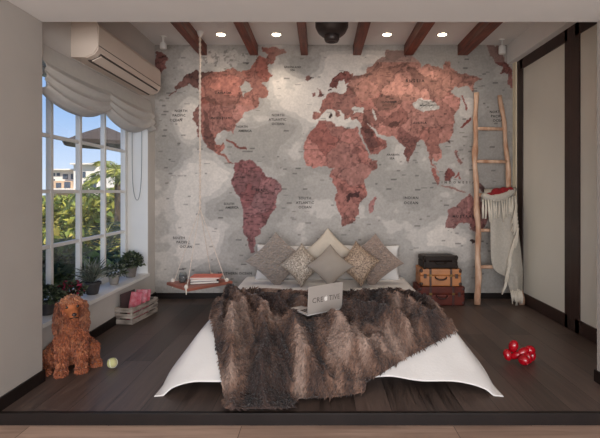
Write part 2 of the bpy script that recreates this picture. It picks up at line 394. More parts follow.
INDIA = [(398,140),(401,128),(408,133),(420,140),(416,145),(411,155),(409,164),(406,161),(402,149)]
ROCK = [(203,107),(208,113),(211,128),(214,140),(217,151),(209,151),(204,144),(203,125)]
SAUDI = [(363,132),(368,128),(374,137),(378,146),(370,150),(366,143)]
ZAM = [(346,197),(352,193),(354,189),(358,191),(357,196),(352,197),(350,202),(346,201)]
AFG = [(388,126),(393,122),(400,123),(398,127),(392,129)]
SUDAN = [(352,150),(358,148),(362,152),(358,155),(353,154)]

step = 0.008
nx = int(round((XR - XL) / step)) + 1; nz = int(round(ZC / step)) + 1
gx = np.linspace(XL, XR, nx); gz = np.linspace(0, ZC, nz)
WX, WZ = np.meshgrid(gx, gz, indexing='ij')
PX = VX + WX * F / YB; PY = VY - (WZ - CAMZ) * F / YB
jx = (vnoise(PX / 7, PY / 7, 1, 4) - 0.5) * 7; jy = (vnoise(PX / 7, PY / 7, 2, 4) - 0.5) * 7
QX, QY = PX + jx, PY + jy
img = np.zeros((nx, nz, 3))
oc = vnoise(PX / 42 + 3, PY / 30 + 5, 11, 5)
lvl = np.zeros_like(PX)
def soft(cx, cy, rx, ry, amp):
    global lvl
    lvl += 1.35 * amp * np.exp(-(((PX - cx) / rx) ** 2 + ((PY - cy) / ry) ** 2))
for a in [(305, 110, 42, 24, .28), (318, 85, 30, 18, .22), (195, 215, 30, 70, .26), (215, 175, 26, 22, .2), (188, 125, 9, 22, .25), (402, 152, 12, 18, .34), (424, 158, 8, 16, .3), (468, 105, 12, 22, .3), (295, 150, 20, 40, .12),
          (440, 235, 40, 20, .16), (320, 195, 22, 40, .1), (275, 80, 12, 24, .2), (355, 60, 30, 12, .14), (383, 215, 18, 22, .12), (340, 45, 30, 8, -.12), (270, 85, 26, 14, -.1), (285, 130, 18, 12, -.2), (263, 140, 22, 14, -.16), (250, 105, 10, 8, -.1), (230, 195, 12, 14, -.14), (470, 60, 25, 12, -.12), (300, 70, 15, 12, -.2), (390, 190, 22, 16, -.12), (168, 200, 14, 80, -.15), (490, 150, 20, 60, -.18)]: soft(*a)
v = oc + lvl
d1 = np.clip((v - 0.50) * 30, 0, 1)[..., None]; d2 = np.clip((v - 0.66) * 30, 0, 1)[..., None]; d3 = np.clip((v - 0.82) * 30, 0, 1)[..., None]
img[:] = (158, 153, 147)
img = img * (1 - d1) + np.array((170, 164, 158)) * d1
img = img * (1 - d2) + np.array((191, 184, 177)) * d2
img = img * (1 - d3) + np.array((212, 203, 194)) * d3
img *= (1 + (vnoise(PX / 4, PY / 4, 21, 3) - 0.5) * 0.07)[..., None]
# arctic scribbles
arc = np.exp(-(((PX - 232) / 30) ** 2 + ((PY - 58) / 11) ** 2)) * (vnoise(PX / 5, PY / 4, 31, 3))
m_ = arc > 0.36; img[m_] = img[m_] * 0.5 + np.array((200, 192, 186)) * 0.5
m_ = (arc > 0.25) & (vnoise(PX / 3, PY / 3, 32, 3) > 0.6); img[m_] *= 0.78
# land
land = np.zeros_like(PX, bool)
regions = [(NA, (176, 100, 84)), (SA, (158, 92, 92)), (AF, (186, 108, 95)), (MAD, (172, 98, 92)), (SC, (165, 88, 77)), (EA, (186, 112, 97)), (AR, (168, 92, 80)), (UK, (160, 98, 88)), (IRE, (160, 98, 88)), (ICE, (150, 88, 78)), (SUM, (170, 94, 82)), (BOR, (140, 68, 62)), (AUS, (168, 104, 98)), (NG, (132, 84, 78)), (KAM, (150, 84, 76)), (KAM2, (146, 84, 76)), (PH, (176, 110, 100))]
# countries: jittered voronoi cells
nseed = 260
sx = RNG.uniform(160, 515, nseed); sy = RNG.uniform(45, 256, nseed)
near = np.full(PX.shape, 1e9); near2 = np.full(PX.shape, 1e9); cell = np.zeros(PX.shape, int)
RX = PX + (vnoise(PX / 5, PY / 5, 3, 3) - 0.5) * 9; RY = PY + (vnoise(PX / 5, PY / 5, 4, 3) - 0.5) * 9
for i in range(nseed):
    d = np.hypot(RX - sx[i], RY - sy[i])
    lt = d < near
    near2 = np.where(lt, near, np.minimum(near2, d)); cell = np.where(lt, i, cell); near = np.where(lt, d, near)
tone = RNG.normal(1.0, 0.075, nseed); hue = RNG.normal(0, 5, nseed)
border = (near2 - near) < 0.75
for poly, c in regions:
    q = pip(QX, QY, poly)
    if poly is NA: q &= ~pip(QX, QY, HUD)
    if poly is EA: q &= ~(pip(QX, QY, BLK) | pip(QX, QY, CAS))
    land |= q
    t = tone[cell][..., None]
    cc = np.array(c, float) * t + np.stack([hue[cell] * 0.3, hue[cell], hue[cell]], -1)
    img[q] = cc[q]
RUS = [(352,70),(366,60),(386,47),(420,60),(450,58),(486,76),(474,93),(455,89),(440,100),(425,97),(411,101),(400,99),(396,95),(382,93),(370,97),(362,103),(354,96),(350,84)]
USA = [(193,103),(240,106),(258,104),(240,122),(234,137),(214,132),(197,130)]
def paint(poly, c, k, clip=True):
    q = pip(QX, QY, poly)
    if clip: q &= land
    img[q] = img[q] * (1 - k) + np.array(c, float) * k * tone[cell][q][:, None]
paint(RUS, (190, 122, 102), .75); paint(USA, (186, 118, 106), .6)
paint(ALASKA, (112, 70, 62), .85); paint(KAZ, (132, 84, 70), .8); paint(INDIA, (132, 74, 66), .8); paint(ROCK, (116, 70, 62), .75)
paint(SAUDI, (124, 72, 66), .7); paint(ZAM, (92, 48, 46), .9); paint(AFG, (104, 60, 50), .8); paint(SUDAN, (128, 72, 64), .7)
paint(MON, (200, 190, 180), 1.0)
b = border & land; img[b] *= 0.80
mott = vnoise(PX / 3, PY / 3, 51, 4)
img[land] *= (0.78 + 0.44 * mott[land])[:, None]
sp = land & (vnoise(PX / 2.2, PY / 2.2, 52, 2) > 0.72); img[sp] *= 0.8
# greenland fades out towards the sea
gl = np.clip((PX - 262) / 24, 0, 1) * (PY < 62) * land
img = img * (1 - gl[..., None] * 0.5) + np.array((172, 150, 138)) * gl[..., None] * 0.5
# island strings and thin coasts
for pts, wd, c in [([(228, 141), (233, 142), (240, 146)], 1.1, (126, 70, 62)), ([(241, 146.5), (247, 147.5)], 1.2, (110, 66, 60)), ([(461, 127), (466, 122.5), (469.5, 118)], 1.5, (122, 62, 56)), ([(461, 97), (464, 103), (467, 110)], 0.9, (136, 78, 72)), ([(441, 186), (452, 189), (464, 191)], 0.9, (148, 112, 104)), ([(455, 177), (458, 172), (460, 179)], 1.0, (150, 90, 82)), ([(471, 241), (473, 240)], 1.6, (70, 54, 52)), ([(168.3, 95.5), (177, 91)], 0.9, (120, 84, 78)), ([(331, 90.5), (332.5, 90)], 1.3, (70, 48, 42)), ([(331, 115), (331.5, 117)], 0.9, (70, 52, 50)), ([(449, 140), (450, 142)], 1.0, (80, 56, 54))]:
    for p, q in zip(pts, pts[1:]):
        m_ = dseg(QX, QY, p, q) < wd; img[m_] = c
# short dark place-name ticks
tr = np.random.default_rng(5)
for k in range(330):
    cx, cy = tr.uniform(160, 512), tr.uniform(55, 285); L = tr.uniform(1.5, 6)
    m_ = (np.abs(PX - cx) < L / 2) & (np.abs(PY - cy) < 0.62)
    if m_.any(): img[m_] *= tr.uniform(0.68, 0.86)
# rivers of relief strokes on Africa / South America
for k in range(90):
    cx, cy = tr.uniform(232, 280), tr.uniform(165, 245); L = tr.uniform(2, 7)
    m_ = (np.abs(PX - cx) < L / 2) & (np.abs(PY - cy) < 0.5) & land
    img[m_] *= 0.82
img = img + (img.mean(-1, keepdims=True) - img) * 0.30 * land[..., None]
img[land] *= 0.93
cols = lin_np(img).reshape(-1, 3)
P = np.stack([WX, np.full_like(WX, YB), WZ], -1)
idx = np.arange(nx * nz).reshape(nx, nz)
q4 = np.stack([idx[:-1, :-1], idx[1:, :-1], idx[1:, 1:], idx[:-1, 1:]], -1).reshape(-1, 4)
V = P.reshape(-1, 3)
# give the wall a real thickness: a back slab shares the mesh
bx0 = len(V)
bk = np.array([(XL - .3, YB + .001, -.1), (XR + .3, YB + .001, -.1), (XR + .3, YB + .001, ZC + .05), (XL - .3, YB + .001, ZC + .05), (XL - .3, YB + .15, -.1), (XR + .3, YB + .15, -.1), (XR + .3, YB + .15, ZC + .05), (XL - .3, YB + .15, ZC + .05)])
bq = np.array([[0, 1, 2, 3], [5, 4, 7, 6], [4, 0, 3, 7], [1, 5, 6, 2], [3, 2, 6, 7], [4, 5, 1, 0]]) + bx0
me = rawmesh('wall_back', np.concatenate([V, bk]), np.concatenate([q4, bq]), np.concatenate([cols, np.tile(lin((165, 158, 152)), (8, 1))]))
M_map = vcmat('world_map_wallpaper', 0.75, 0.25, 0.09, 45)
WB = struct(link('wall_back', me, M_map)); WB['label'] = 'back wall papered with a terracotta and grey world map'
bm = bmesh.new()
TX = [('RUSSIA', 415, 81, 3.4, 1.5), ('CANADA', 223, 93, 2.9, 1.35), ('UNITED STATES', 221, 118.3, 2.5, 1.0), ('CHINA', 420, 123, 2.8, 1.4), ('MONGOLIA', 426, 105.5, 2.0, 1.0), ('KAZAKHSTAN', 389, 102, 2.0, 1.0), ('BRAZIL', 262, 190.3, 3.2, 1.1), ('AUSTRALIA', 466, 216.5, 2.8, 1.45), ('INDONESIA', 458, 182.5, 2.6, 2.0), ('INDIAN', 411, 198, 3.2, 1.25), ('OCEAN', 411, 203, 3.2, 1.25),
      ('NORTH', 181, 111, 3.0, 1.1), ('PACIFIC', 179, 115.5, 3.0, 1.1), ('OCEAN', 176, 120.3, 3.0, 1.1), ('NORTH', 278, 115.3, 3.0, 1.1), ('ATLANTIC', 277.5, 119.7, 3.0, 1.1), ('OCEAN', 278, 124, 3.0, 1.1), ('NORTH', 242, 126.8, 2.8, 1.0), ('AMERICA', 245, 131, 2.8, 1.0), ('SOUTH', 229, 204, 2.8, 1.0), ('AMERICA', 232, 207.7, 2.8, 1.0),
      ('SOUTH', 179, 238, 3.0, 1.1), ('PACIFIC', 183, 242.3, 3.0, 1.1), ('OCEAN', 186, 246.8, 3.0, 1.1), ('SOUTHERN OCEAN', 235, 273.5, 3.0, 1.15), ('SOUTH', 305, 198.3, 3.1, 1.1), ('ATLANTIC', 305, 202.8, 3.1, 1.1), ('OCEAN', 305, 207.3, 3.1, 1.1), ('ARABIAN', 393, 154.8, 2.5, 1.1), ('SEA', 392, 158.5, 2.5, 1.1),
      ('NORTH', 496, 112, 3.0, 1.1), ('PACIFIC', 497.5, 116.3, 3.0, 1.1), ('OCEAN', 499, 120.6, 3.0, 1.1), ('GREENLAND', 292.5, 67.2, 2.4, 1.1), ('SEA', 292.5, 70.2, 2.4, 1.1)]
BIG = {'RUSSIA': (.88, 1.0), 'CANADA': (.78, 1.0), 'AUSTRALIA': (.85, 1.15), 'INDONESIA': (.85, 1.15), 'CHINA': (.85, 1.0), 'UNITED STATES': (.9, 1.0)}
for s, px, py, hpx, spc in TX:
    k1, k2 = BIG.get(s, (.80, 1.0)); hpx *= k1; spc *= k2
    me = textmesh(s, hpx * 1.42 * YB / F, 0.0004, 'CENTER', spc, 0.02)
    p = at(px, py, YB)
    add_mesh(bm, me, Matrix.Translation((p.x, YB - 0.001, p.z)) @ Matrix.Rotation(math.pi / 2, 4, 'X'))
    bpy.data.meshes.remove(me)
obj('map_lettering', bm, mat('map_ink', (26, 20, 19), 0.8), WB)

# ------------------------------------------------------------------ ceiling: beams, downlights, fixtures
bx = [(-1.31, -1.225), (-0.759, -0.672), (-0.206, -0.13), (0.358, 0.445), (0.911, 1.009), (1.49, 1.60)]
bn = ['dark wooden ceiling beam at far left, beside the rope of the hanging shelf', 'dark wooden ceiling beam, second from the left', 'dark wooden ceiling beam just left of the round dark fixture', 'dark wooden ceiling beam just right of the round dark fixture', 'dark wooden ceiling beam, second from the right', 'dark wooden ceiling beam at far right, above the ladder']
for (a, c), lab in zip(bx, bn):
    bm = bmesh.new()
    a2, c2 = a, c
    for k in range(8):
        pass
    boxm(a2, c2, 2.68, YB, 2.635, ZC, bm, 0.006)
    tag(obj('ceiling_beam', bm, M_beam), lab, 'beam', 'ceiling beams')
M_lamp = emat('lamp_glow', (255, 236, 205), 14.0)
dl = [(-1.0, 'lit recessed downlight at far left, between first and second beam'), (-0.44, 'lit recessed downlight left of the dark fixture'), (0.676, 'lit recessed downlight right of the dark fixture'), (1.235, 'lit recessed downlight at far right, before the last beam')]
for x, lab in dl:
    t = thing('downlight', lab, 'downlight', (x, 4.43, ZC), 'recessed downlights')
    bm = bmesh.new(); lathe(bm, (x, 4.43, ZC - 0.008), [(0.052, 0), (0.058, 0.002), (0.06, 0.0079)], 28)
    obj('ring', bm, M_white, t)
    bm = bmesh.new(); lathe(bm, (x, 4.43, ZC - 0.0115), [(0.036, 0), (0.043, 0.003)], 24)
    obj('lens', bm, M_lamp, t)
    L = bpy.data.lights.new('downlight_beam', 'SPOT'); L.energy = 16; L.color = (1.0, 0.86, 0.70); L.spot_size = math.radians(105); L.spot_blend = 0.8; L.shadow_soft_size = 0.04
    lo = bpy.data.objects.new('downlight_beam', L); COL.objects.link(lo); lo.location = (x, 4.43, ZC - 0.02); lo.rotation_euler = (math.radians(10), 0, 0)
M_bronze = mat('dark_bronze', (46, 36, 34), 0.45, 0.2, 10)
fx, fy = 0.09, 3.35
t = thing('ceiling_fixture', 'dark round ceiling fixture with a smaller round cup beneath it', 'ceiling fixture', (fx, fy, ZC))
bm = bmesh.new(); lathe(bm, (fx, fy, 0.035), [(0.02, 2.275), (0.035, 2.265), (0.05, 2.268), (0.058, 2.285), (0.06, 2.325), (0.05, 2.335)], 28)
obj('lower_cup', bm, M_bronze, t, True)
bm = bmesh.new(); lathe(bm, (fx, fy, 0.035), [(0.05, 2.315), (0.075, 2.31), (0.105, 2.335), (0.125, 2.375), (0.128, 2.43), (0.11, 2.48), (0.04, 2.49)], 32)
obj('housing', bm, M_bronze, t, True)
bm = bmesh.new(); tube(bm, [(fx, fy, 2.51), (fx, fy, ZC)], 0.018, 12); lathe(bm, (fx, fy, 0), [(0.03, 2.69), (0.06, 2.71), (0.065, ZC)], 24)
obj('rod', bm, M_bronze, t)
# little white corner fixtures
def corner_speaker(px, py0, py1, Y, lab):
    p = at(px, py0, Y); q = at(px, py1, Y); h = p.z - q.z
    t = thing('corner_spotlight', lab, 'fixture', (p.x, Y, p.z), 'white corner fixtures')
    bm = bmesh.new(); lathe(bm, (p.x, Y, q.z), [(0.030, 0), (0.034, 0.006), (0.034, h * 0.62), (0.026, h * 0.68)], 18)
    obj('head', bm, M_white, t, False)
    bm = bmesh.new(); tube(bm, [(p.x, Y, q.z + h * 0.6), (p.x, Y, ZC)], 0.009, 8); lathe(bm, (p.x, Y, ZC - 0.012), [(0.03, 0), (0.03, 0.012)], 16)
    obj('stem', bm, M_white, t)
corner_speaker(163.3, 40, 49, 4.5, 'small white fixture at the ceiling corner above the air conditioner')
corner_speaker(502, 42, 54, 4.6, 'small white fixture at the ceiling corner above the ladder')

# ------------------------------------------------------------------ air conditioner
M_ac = mat('cream_plastic', (206, 190, 176), 0.4, 0.02, 4)
M_acd = mat('shadow_gap', (70, 58, 52), 0.6)
y0, y1 = 3.156, 4.40; xf = -1.596; zb, zt = 2.125, 2.39
t = thing('air_conditioner', 'cream wall-mounted air conditioner above the window', 'air conditioner', (XL, (y0 + y1) / 2, zb))
prof = [(XL, zb), (XL + 0.115, zb), (XL + 0.165, zb + 0.02), (xf - 0.004, zb + 0.055), (xf, zb + 0.08), (xf + 0.002, zt - 0.04), (xf - 0.012, zt - 0.012), (xf - 0.04, zt), (XL, zt)]
bm = bmesh.new(); r0 = [bm.verts.new((x, y0, z)) for x, z in prof]; r1 = [bm.verts.new((x, y1, z)) for x, z in prof]
for i in range(len(prof)): bm.faces.new((r0[i], r0[(i + 1) % len(prof)], r1[(i + 1) % len(prof)], r1[i]))
bm.faces.new(r0); bm.faces.new(r1[::-1])
bmesh.ops.bevel(bm, geom=[e for e in bm.edges if (abs(e.verts[0].co.y - e.verts[1].co.y) < 1e-5 and e.verts[0].co.x > XL + .01)], offset=0.008, segments=2, affect='EDGES')
obj('body', bm, M_ac, t)
bm = bmesh.new()
rot = Matrix.Rotation(-math.atan2(0.035, 0.075), 3, 'Y')
box(bm, (xf - 0.055, (y0 + y1) / 2, zb + 0.014), (0.105, y1 - y0 - 0.12, 0.012), 0.002, rot)
obj('outlet', bm, M_acd, t)
bm = bmesh.new(); box(bm, (xf - 0.048, (y0 + y1) / 2, zb + 0.011), (0.075, y1 - y0 - 0.14, 0.012), 0.003, rot)
obj('louver_flap', bm, M_ac, t)
bm = bmesh.new(); boxm(xf - 0.002, xf + 0.0035, y0 + 0.01, y1 - 0.01, zb + 0.083, zb + 0.087, bm)
obj('panel_seam', bm, M_acd, t)

# ------------------------------------------------------------------ scalloped roman blind
M_linen = mat('white_linen', (226, 221, 215), 0.9, 0.04, 20, 0.25, 200)
_nt = M_linen.node_tree; _t = _nt.nodes.new('ShaderNodeBsdfTranslucent'); _t.inputs['Color'].default_value = (*lin((226, 221, 215)), 1)
_m = _nt.nodes.new('ShaderNodeMixShader'); _m.inputs['Fac'].default_value = 0.4
_nt.links.new(_nt.nodes['Principled BSDF'].outputs[0], _m.inputs[1]); _nt.links.new(_t.outputs[0], _m.inputs[2]); _nt.links.new(_m.outputs[0], _nt.nodes['Material Output'].inputs['Surface'])
ys = np.linspace(WY0 - 0.02, WY1 + 0.02, 150)
t = thing('roman_blind', 'white linen roman blind gathered in scallops at the window top', 'blind', (XL, 3.7, 2.07))
def swag(y):
    k = (y - 2.76) / 0.875; f = k - math.floor(k)
    return (4 * f * (1 - f)) ** 0.8
rows = 60; A = np.zeros((len(ys), rows, 3))
for i, y in enumerate(ys):
    sw = swag(y)
    for j in range(rows):
        v_ = j / (rows - 1)
        if v_ < 0.35:
            q = v_ / 0.35; x = 0.014 + 0.02 * q; z = 2.10 - 0.11 * q - 0.02 * sw * q
        else:
            q = (v_ - 0.35) / 0.65   # three stacked folds that sag between the ties
            bulge = abs(math.sin(q * math.pi * 3)) ** 0.7
            x = 0.034 + (0.014 + 0.034 * sw) * bulge + 0.012 * q
            z = 1.99 - 0.02 * sw - (0.165 + 0.085 * sw) * q - 0.018 * sw * math.sin(q * math.pi * 6)
            if q > 0.93: x -= 0.05 * (q - 0.93) / 0.07
        A[i, j] = (XL + max(x, 0.004), y, z)
o = link('fabric', gridmesh('fabric', A), M_linen, t, True)
so = o.modifiers.new('s', 'SOLIDIFY'); so.thickness = 0.004
bm = boxm(XL - 0.03, XL + 0.012, WY0 + 0.01, WY1 - 0.01, 2.05, 2.068)
obj('head_rail', bm, M_white, t)
bm = bmesh.new()
c = []
for k in range(25):
    a = k / 24
    c.append((-1.9 + 0.05 * math.cos(math.pi * a) , WY1 - 0.012 - 0.004 * math.sin(a * 9), 1.95 - 0.88 * min(1, math.sin(math.pi * a) ** 0.35)))
tube(bm, c, 0.0036, 6)
obj('pull_cord', bm, mat('grey_cord', (140, 140, 140), 0.8), t)

# ------------------------------------------------------------------ bed
BX0, BX1, BYF, BYB, BH = -0.78, 0.877, 2.93, 4.66, 0.25
M_sheet = mat('white_cotton', (222, 218, 214), 0.9, 0.015, 5, 0.15, 60)
t = thing('bed', 'low double bed with dark base under the white sheet', 'bed', (0.05, 3.8, 0))
obj('base', boxm(BX0 + 0.03, BX1 - 0.03, 2.80, BYB, 0.0, 0.09, bev=0.006), M_darkwood, t)
obj('mattress', boxm(BX0 + 0.02, BX1 - 0.02, 2.97, BYB - 0.01, 0.09, BH - 0.022, bev=0.03), M_sheet, t)
HX0, HX1, HY0 = -0.935, 1.035, 2.475
def sheet_h(x, y):
    dx = np.maximum((BX0 + .02 - x) / (BX0 + .02 - HX0), (x - BX1 + .02) / (HX1 - BX1 + .02)); dx = np.clip(dx, 0, None)
    dy = np.clip((BYF + .04 - y) / (BYF + .04 - HY0), 0, None)
    d = (dx ** 3 + dy ** 3) ** (1 / 3)
    # rounded shoulder, then an almost straight fall that flares
    e = np.clip(d, 0, 1.3)
    sh = np.where(e < 0.3, 0.5 * e * e / 0.3, e - 0.15)
    z = BH - (BH - 0.05) * sh / 0.85
    z = np.where(d > 1, np.maximum(z - (d - 1) * 0.16, 0.006), z)
    return np.maximum(z, 0.006)
nu, nv = 170, 200
gx_ = np.linspace(HX0, HX1, nu); gy_ = np.linspace(HY0, 4.70, nv)
X2, Y2 = np.meshgrid(gx_, gy_, indexing='ij')
# hem bows inwards between the corners
u_ = (X2 - HX0) / (HX1 - HX0); k_ = np.clip((3.0 - Y2) / (3.0 - HY0), 0, 1)
Y2 = Y2 + 0.075 * np.sin(np.pi * u_) ** 0.8 * k_
Z2 = sheet_h(X2, Y2) + 0.0035 * (vnoise(X2 * 7, Y2 * 7, 61, 3) - 0.5)
wr = np.clip((BYF - Y2) / 0.4, 0, 1)
Z2 += wr * 0.008 * np.sin(X2 * 17 + 2 * vnoise(X2 * 3, Y2 * 3, 62, 2))
Z2 += 0.006 * np.sin(Y2 * 8 + X2 * 3) * np.clip((4.4 - Y2), 0, 1) * np.clip((X2 - .5) * 3, 0, 1)
Z2 = np.maximum(Z2, 0.004)
o = tag(link('bed_sheet', gridmesh('bed_sheet', np.stack([X2, Y2, Z2], -1)), M_sheet, None, True), 'white sheet spread over the low bed with corners reaching the floor', 'bed sheet')
so = o.modifiers.new('s', 'SOLIDIFY'); so.thickness = 0.005; so.offset = -1

# fur throw: outline in floor-plan found by dropping the outline onto the bed surface
def drop(px, py, off=0.03):
    for Y in np.arange(2.2, 5.0, 0.004):
        p = at(px, py, Y)
        hh = float(sheet_h(np.array(p.x), np.array(Y))) if Y > HY0 else 0.006
        if p.z <= hh + off: return (p.x, Y)
    return (at(px, py, 2.32).x, 2.32)
def poly_resample(pts, n):
    pts = np.array(pts, float); d = np.r_[0, np.cumsum(np.hypot(*np.diff(pts, axis=0).T))]
    s = np.linspace(0, d[-1], n)
    return np.stack([np.interp(s, d, pts[:, 0]), np.interp(s, d, pts[:, 1])], -1)
TOP = [(213, 303), (219, 297), (235, 294), (253, 292), (280, 293), (305, 294), (330, 294), (360, 293), (385, 291), (403, 292), (420, 299), (432, 307)]
RGT = [(432, 307), (445, 318), (456, 329)]
BOT = [(226, 413), (245, 410), (272, 408), (292, 405), (299, 396), (318, 395), (337, 394), (360, 386), (380, 372), (400, 359), (418, 349), (438, 339), (456, 329)]
LFT = [(213, 303), (211, 312), (213, 328), (217, 350), (221, 375), (224, 395), (226, 413)]
NU, NV = 130, 110
Tc = poly_resample([drop(*p) for p in TOP], NU); Bc = poly_resample([drop(*p) for p in BOT], NU)
Lc = poly_resample([drop(*p) for p in LFT], NV); Rc = poly_resample([drop(*p) for p in RGT], NV)
u = np.linspace(0, 1, NU)[:, None, None]; v = np.linspace(0, 1, NV)[None, :, None]
Cp = (1 - v) * Tc[:, None] + v * Bc[:, None] + (1 - u) * Lc[None] + u * Rc[None] - ((1 - u) * (1 - v) * Tc[0] + u * (1 - v) * Tc[-1] + (1 - u) * v * Bc[0] + u * v * Bc[-1])
bxx, byy = Cp[..., 0], Cp[..., 1]
hz = np.where(byy > HY0 + 0.02, sheet_h(bxx, byy), 0.006)
for _ in range(4):  # cloth bridges the sharp hem
    hz[:, 1:-1] = np.maximum(hz[:, 1:-1], (hz[:, :-2] + hz[:, 2:]) / 2)
uu, vv = u[..., 0] + 0 * v[..., 0], v[..., 0] + 0 * u[..., 0]
n1 = vnoise(uu * 3 + 1, vv * 2 + 2, 71, 3); n2 = vnoise(uu * 6 + 9, vv * 5, 72, 3)
ph = uu * 8.0 + 2.2 * n1 - 2.6 * vv * (uu - 0.25)
fold = 1 - np.abs(np.sin(ph * math.pi))
fold2 = 1 - np.abs(np.sin((uu * 17 + 2.2 * n2 + vv * 2.0) * math.pi))
ridge = 1 - np.abs(np.sin((vv * 11 + 1.0 * n2 - uu * 1.2) * math.pi))
edge = np.clip(np.minimum(np.minimum(uu, 1 - uu) / 0.05, (1 - vv) / 0.10), 0, 1)
top_ = np.exp(-(vv / 0.22) ** 2)
flat = 1 - 0.85 * np.exp(-(((bxx + 0.05) / 0.25) ** 2 + ((byy - 3.13) / 0.16) ** 2) ** 2)
fz = 0.014 + edge * flat * ((1 - top_) * (0.115 * fold ** 1.7 + 0.026 * fold2 + 0.02 * n2) + 0.055 * ridge * top_)
FZ = hz + fz
BP = np.stack([bxx, byy, FZ], -1)
BP[..., 1] = np.maximum(BP[..., 1], 2.30)
me0 = gridmesh('fur_base', BP)
FP, FN = sample_surface(me0, 52000, RNG)
FN[FN[:, 2] < 0] *= -1
pn = vnoise(FP[:, 0] * 9 + 20, FP[:, 1] * 4.0 + 20, 81, 4); pn2 = vnoise(FP[:, 0] * 2.6 + 4, FP[:, 1] * 2.6 + 9, 82, 3)
c_d = np.array((62, 46, 41.)); c_m = np.array((118, 89, 74.)); c_l = np.array((166, 141, 127.))
tt = np.clip((pn - 0.40) * 3.0 + (pn2 - 0.5) * 1.6 + 0.06 + RNG.normal(0, .09, len(FP)), 0, 1)[:, None]
fc = np.where(tt < 0.5, c_d + (c_m - c_d) * tt * 2, c_m + (c_l - c_m) * (tt - .5) * 2)
flow = np.stack([0.45 * np.sin(FP[:, 1] * 4 + FP[:, 0] * 3), -0.8 + 0 * FP[:, 0], -0.5 + 0 * FP[:, 0]], -1)
flow -= FN * (flow * FN).sum(1, keepdims=True); flow /= np.linalg.norm(flow, axis=1, keepdims=True) + 1e-6
Vs, Ts, Cs = strands(FP, FN * 0.6, 0.032, 0.0075, flow, 0.22, lin_np(fc), RNG, 0.1)
Vs[:, 1] = np.maximum(Vs[:, 1], 2.292); Vs[:, 2] = np.maximum(Vs[:, 2], 0.002)
vb = BP.reshape(-1, 3); idx = np.arange(NU * NV).reshape(NU, NV)
tq = np.stack([idx[:-1, :-1], idx[1:, :-1], idx[1:, 1:], idx[:-1, 1:]], -1).reshape(-1, 4)
tri = np.concatenate([tq[:, [0, 1, 2]], tq[:, [0, 2, 3]]])
tb = np.clip((vnoise(vb[:, 0] * 9 + 20, vb[:, 1] * 4.0 + 20, 81, 4) - 0.40) * 3.0 + (vnoise(vb[:, 0] * 2.6 + 4, vb[:, 1] * 2.6 + 9, 82, 3) - 0.5) * 1.6 + 0.06, 0, 1)[:, None]
cb = lin_np(np.where(tb < 0.5, c_d + (c_m - c_d) * tb * 2, c_m + (c_l - c_m) * (tb - .5) * 2))
me = rawmesh('fur_throw', np.concatenate([vb, Vs]), np.concatenate([tri, Ts + len(vb)]), np.concatenate([cb, Cs]))
tag(link('fur_throw', me, vcmat('brown_fur', 0.65, 0.3, 0.1, 30, 0.2)), 'rumpled brown fur throw across the bed, one corner on the floor', 'throw')
bpy.data.meshes.remove(me0)

# ------------------------------------------------------------------ cushions and pillows
def pillow_mesh(name, hx, hz, T, n=44, pinch=0.12, quilt=0, seed=0, bumpy=0.0):
    s = np.linspace(-1, 1, n); Sx, Sz = np.meshgrid(s, s, indexing='ij')
    def side(sg):
        px_ = Sx * hx * (1 - pinch * (1 - Sz ** 2) * np.abs(Sx) ** 2 * 1.0)
        pz_ = Sz * hz * (1 - pinch * (1 - Sx ** 2) * np.abs(Sz) ** 2 * 1.0)
        th = T * (np.clip(1 - np.abs(Sx) ** 2.4, 0, 1) * np.clip(1 - np.abs(Sz) ** 2.4, 0, 1)) ** 0.55
        th = th * (1 + 0.10 * (vnoise(Sx * 2 + 5 + seed, Sz * 2 + 5, 90 + seed, 2) - 0.5))
        if quilt:
            def dl(q_): return np.abs(q_ * quilt / 2 - np.round(q_ * quilt / 2)) * 2 / quilt
            dd = np.minimum(np.minimum(dl(Sx), dl(Sz)), dl(Sx - Sz))
            th = th - 0.030 * np.exp(-(dd / 0.06) ** 2) * (th / T) + 0.006 * (th / T)
        if bumpy:
            th = th + bumpy * (np.random.default_rng(seed + 3).random(Sx.shape) - 0.3) * (th / T)
        return np.stack([px_, -sg * th - (0.0 if sg > 0 else 0), pz_], -1)
    A, B = side(1), side(-1)
    V = np.concatenate([A.reshape(-1, 3), B.reshape(-1, 3)]); idx = np.arange(n * n).reshape(n, n)
    qa = np.stack([idx[:-1, :-1], idx[1:, :-1], idx[1:, 1:], idx[:-1, 1:]], -1).reshape(-1, 4)
    me = rawmesh(name, V, np.concatenate([qa, qa[:, ::-1] + n * n]))
    b = bmesh.new(); b.from_mesh(me); bmesh.ops.remove_doubles(b, verts=b.verts, dist=1e-5); b.to_mesh(me); b.free()
    return me
M_grey_q = mat('grey_quilted_velvet', (140, 128, 119), 0.8, 0.08, 30, 0.2, 150, sheen=0.3)
M_brown_q = mat('taupe_quilted_velvet', (142, 123, 111), 0.8, 0.08, 30, 0.2, 150, sheen=0.3)
M_seq = mat('beige_sequins', (214, 200, 184), 0.32, 0.0, 85, 0.9, 85, metal=0.2, rgb2=(92, 80, 70))
M_seq2 = mat('tan_sequins', (204, 178, 154), 0.32, 0.0, 85, 0.9, 85, metal=0.2, rgb2=(88, 70, 58))
M_cream = mat('cream_satin', (196, 184, 168), 0.55, 0.04, 20, 0.1, 80)
M_grey_s = mat('grey_cotton', (150, 139, 128), 0.75, 0.03, 20, 0.1, 120)
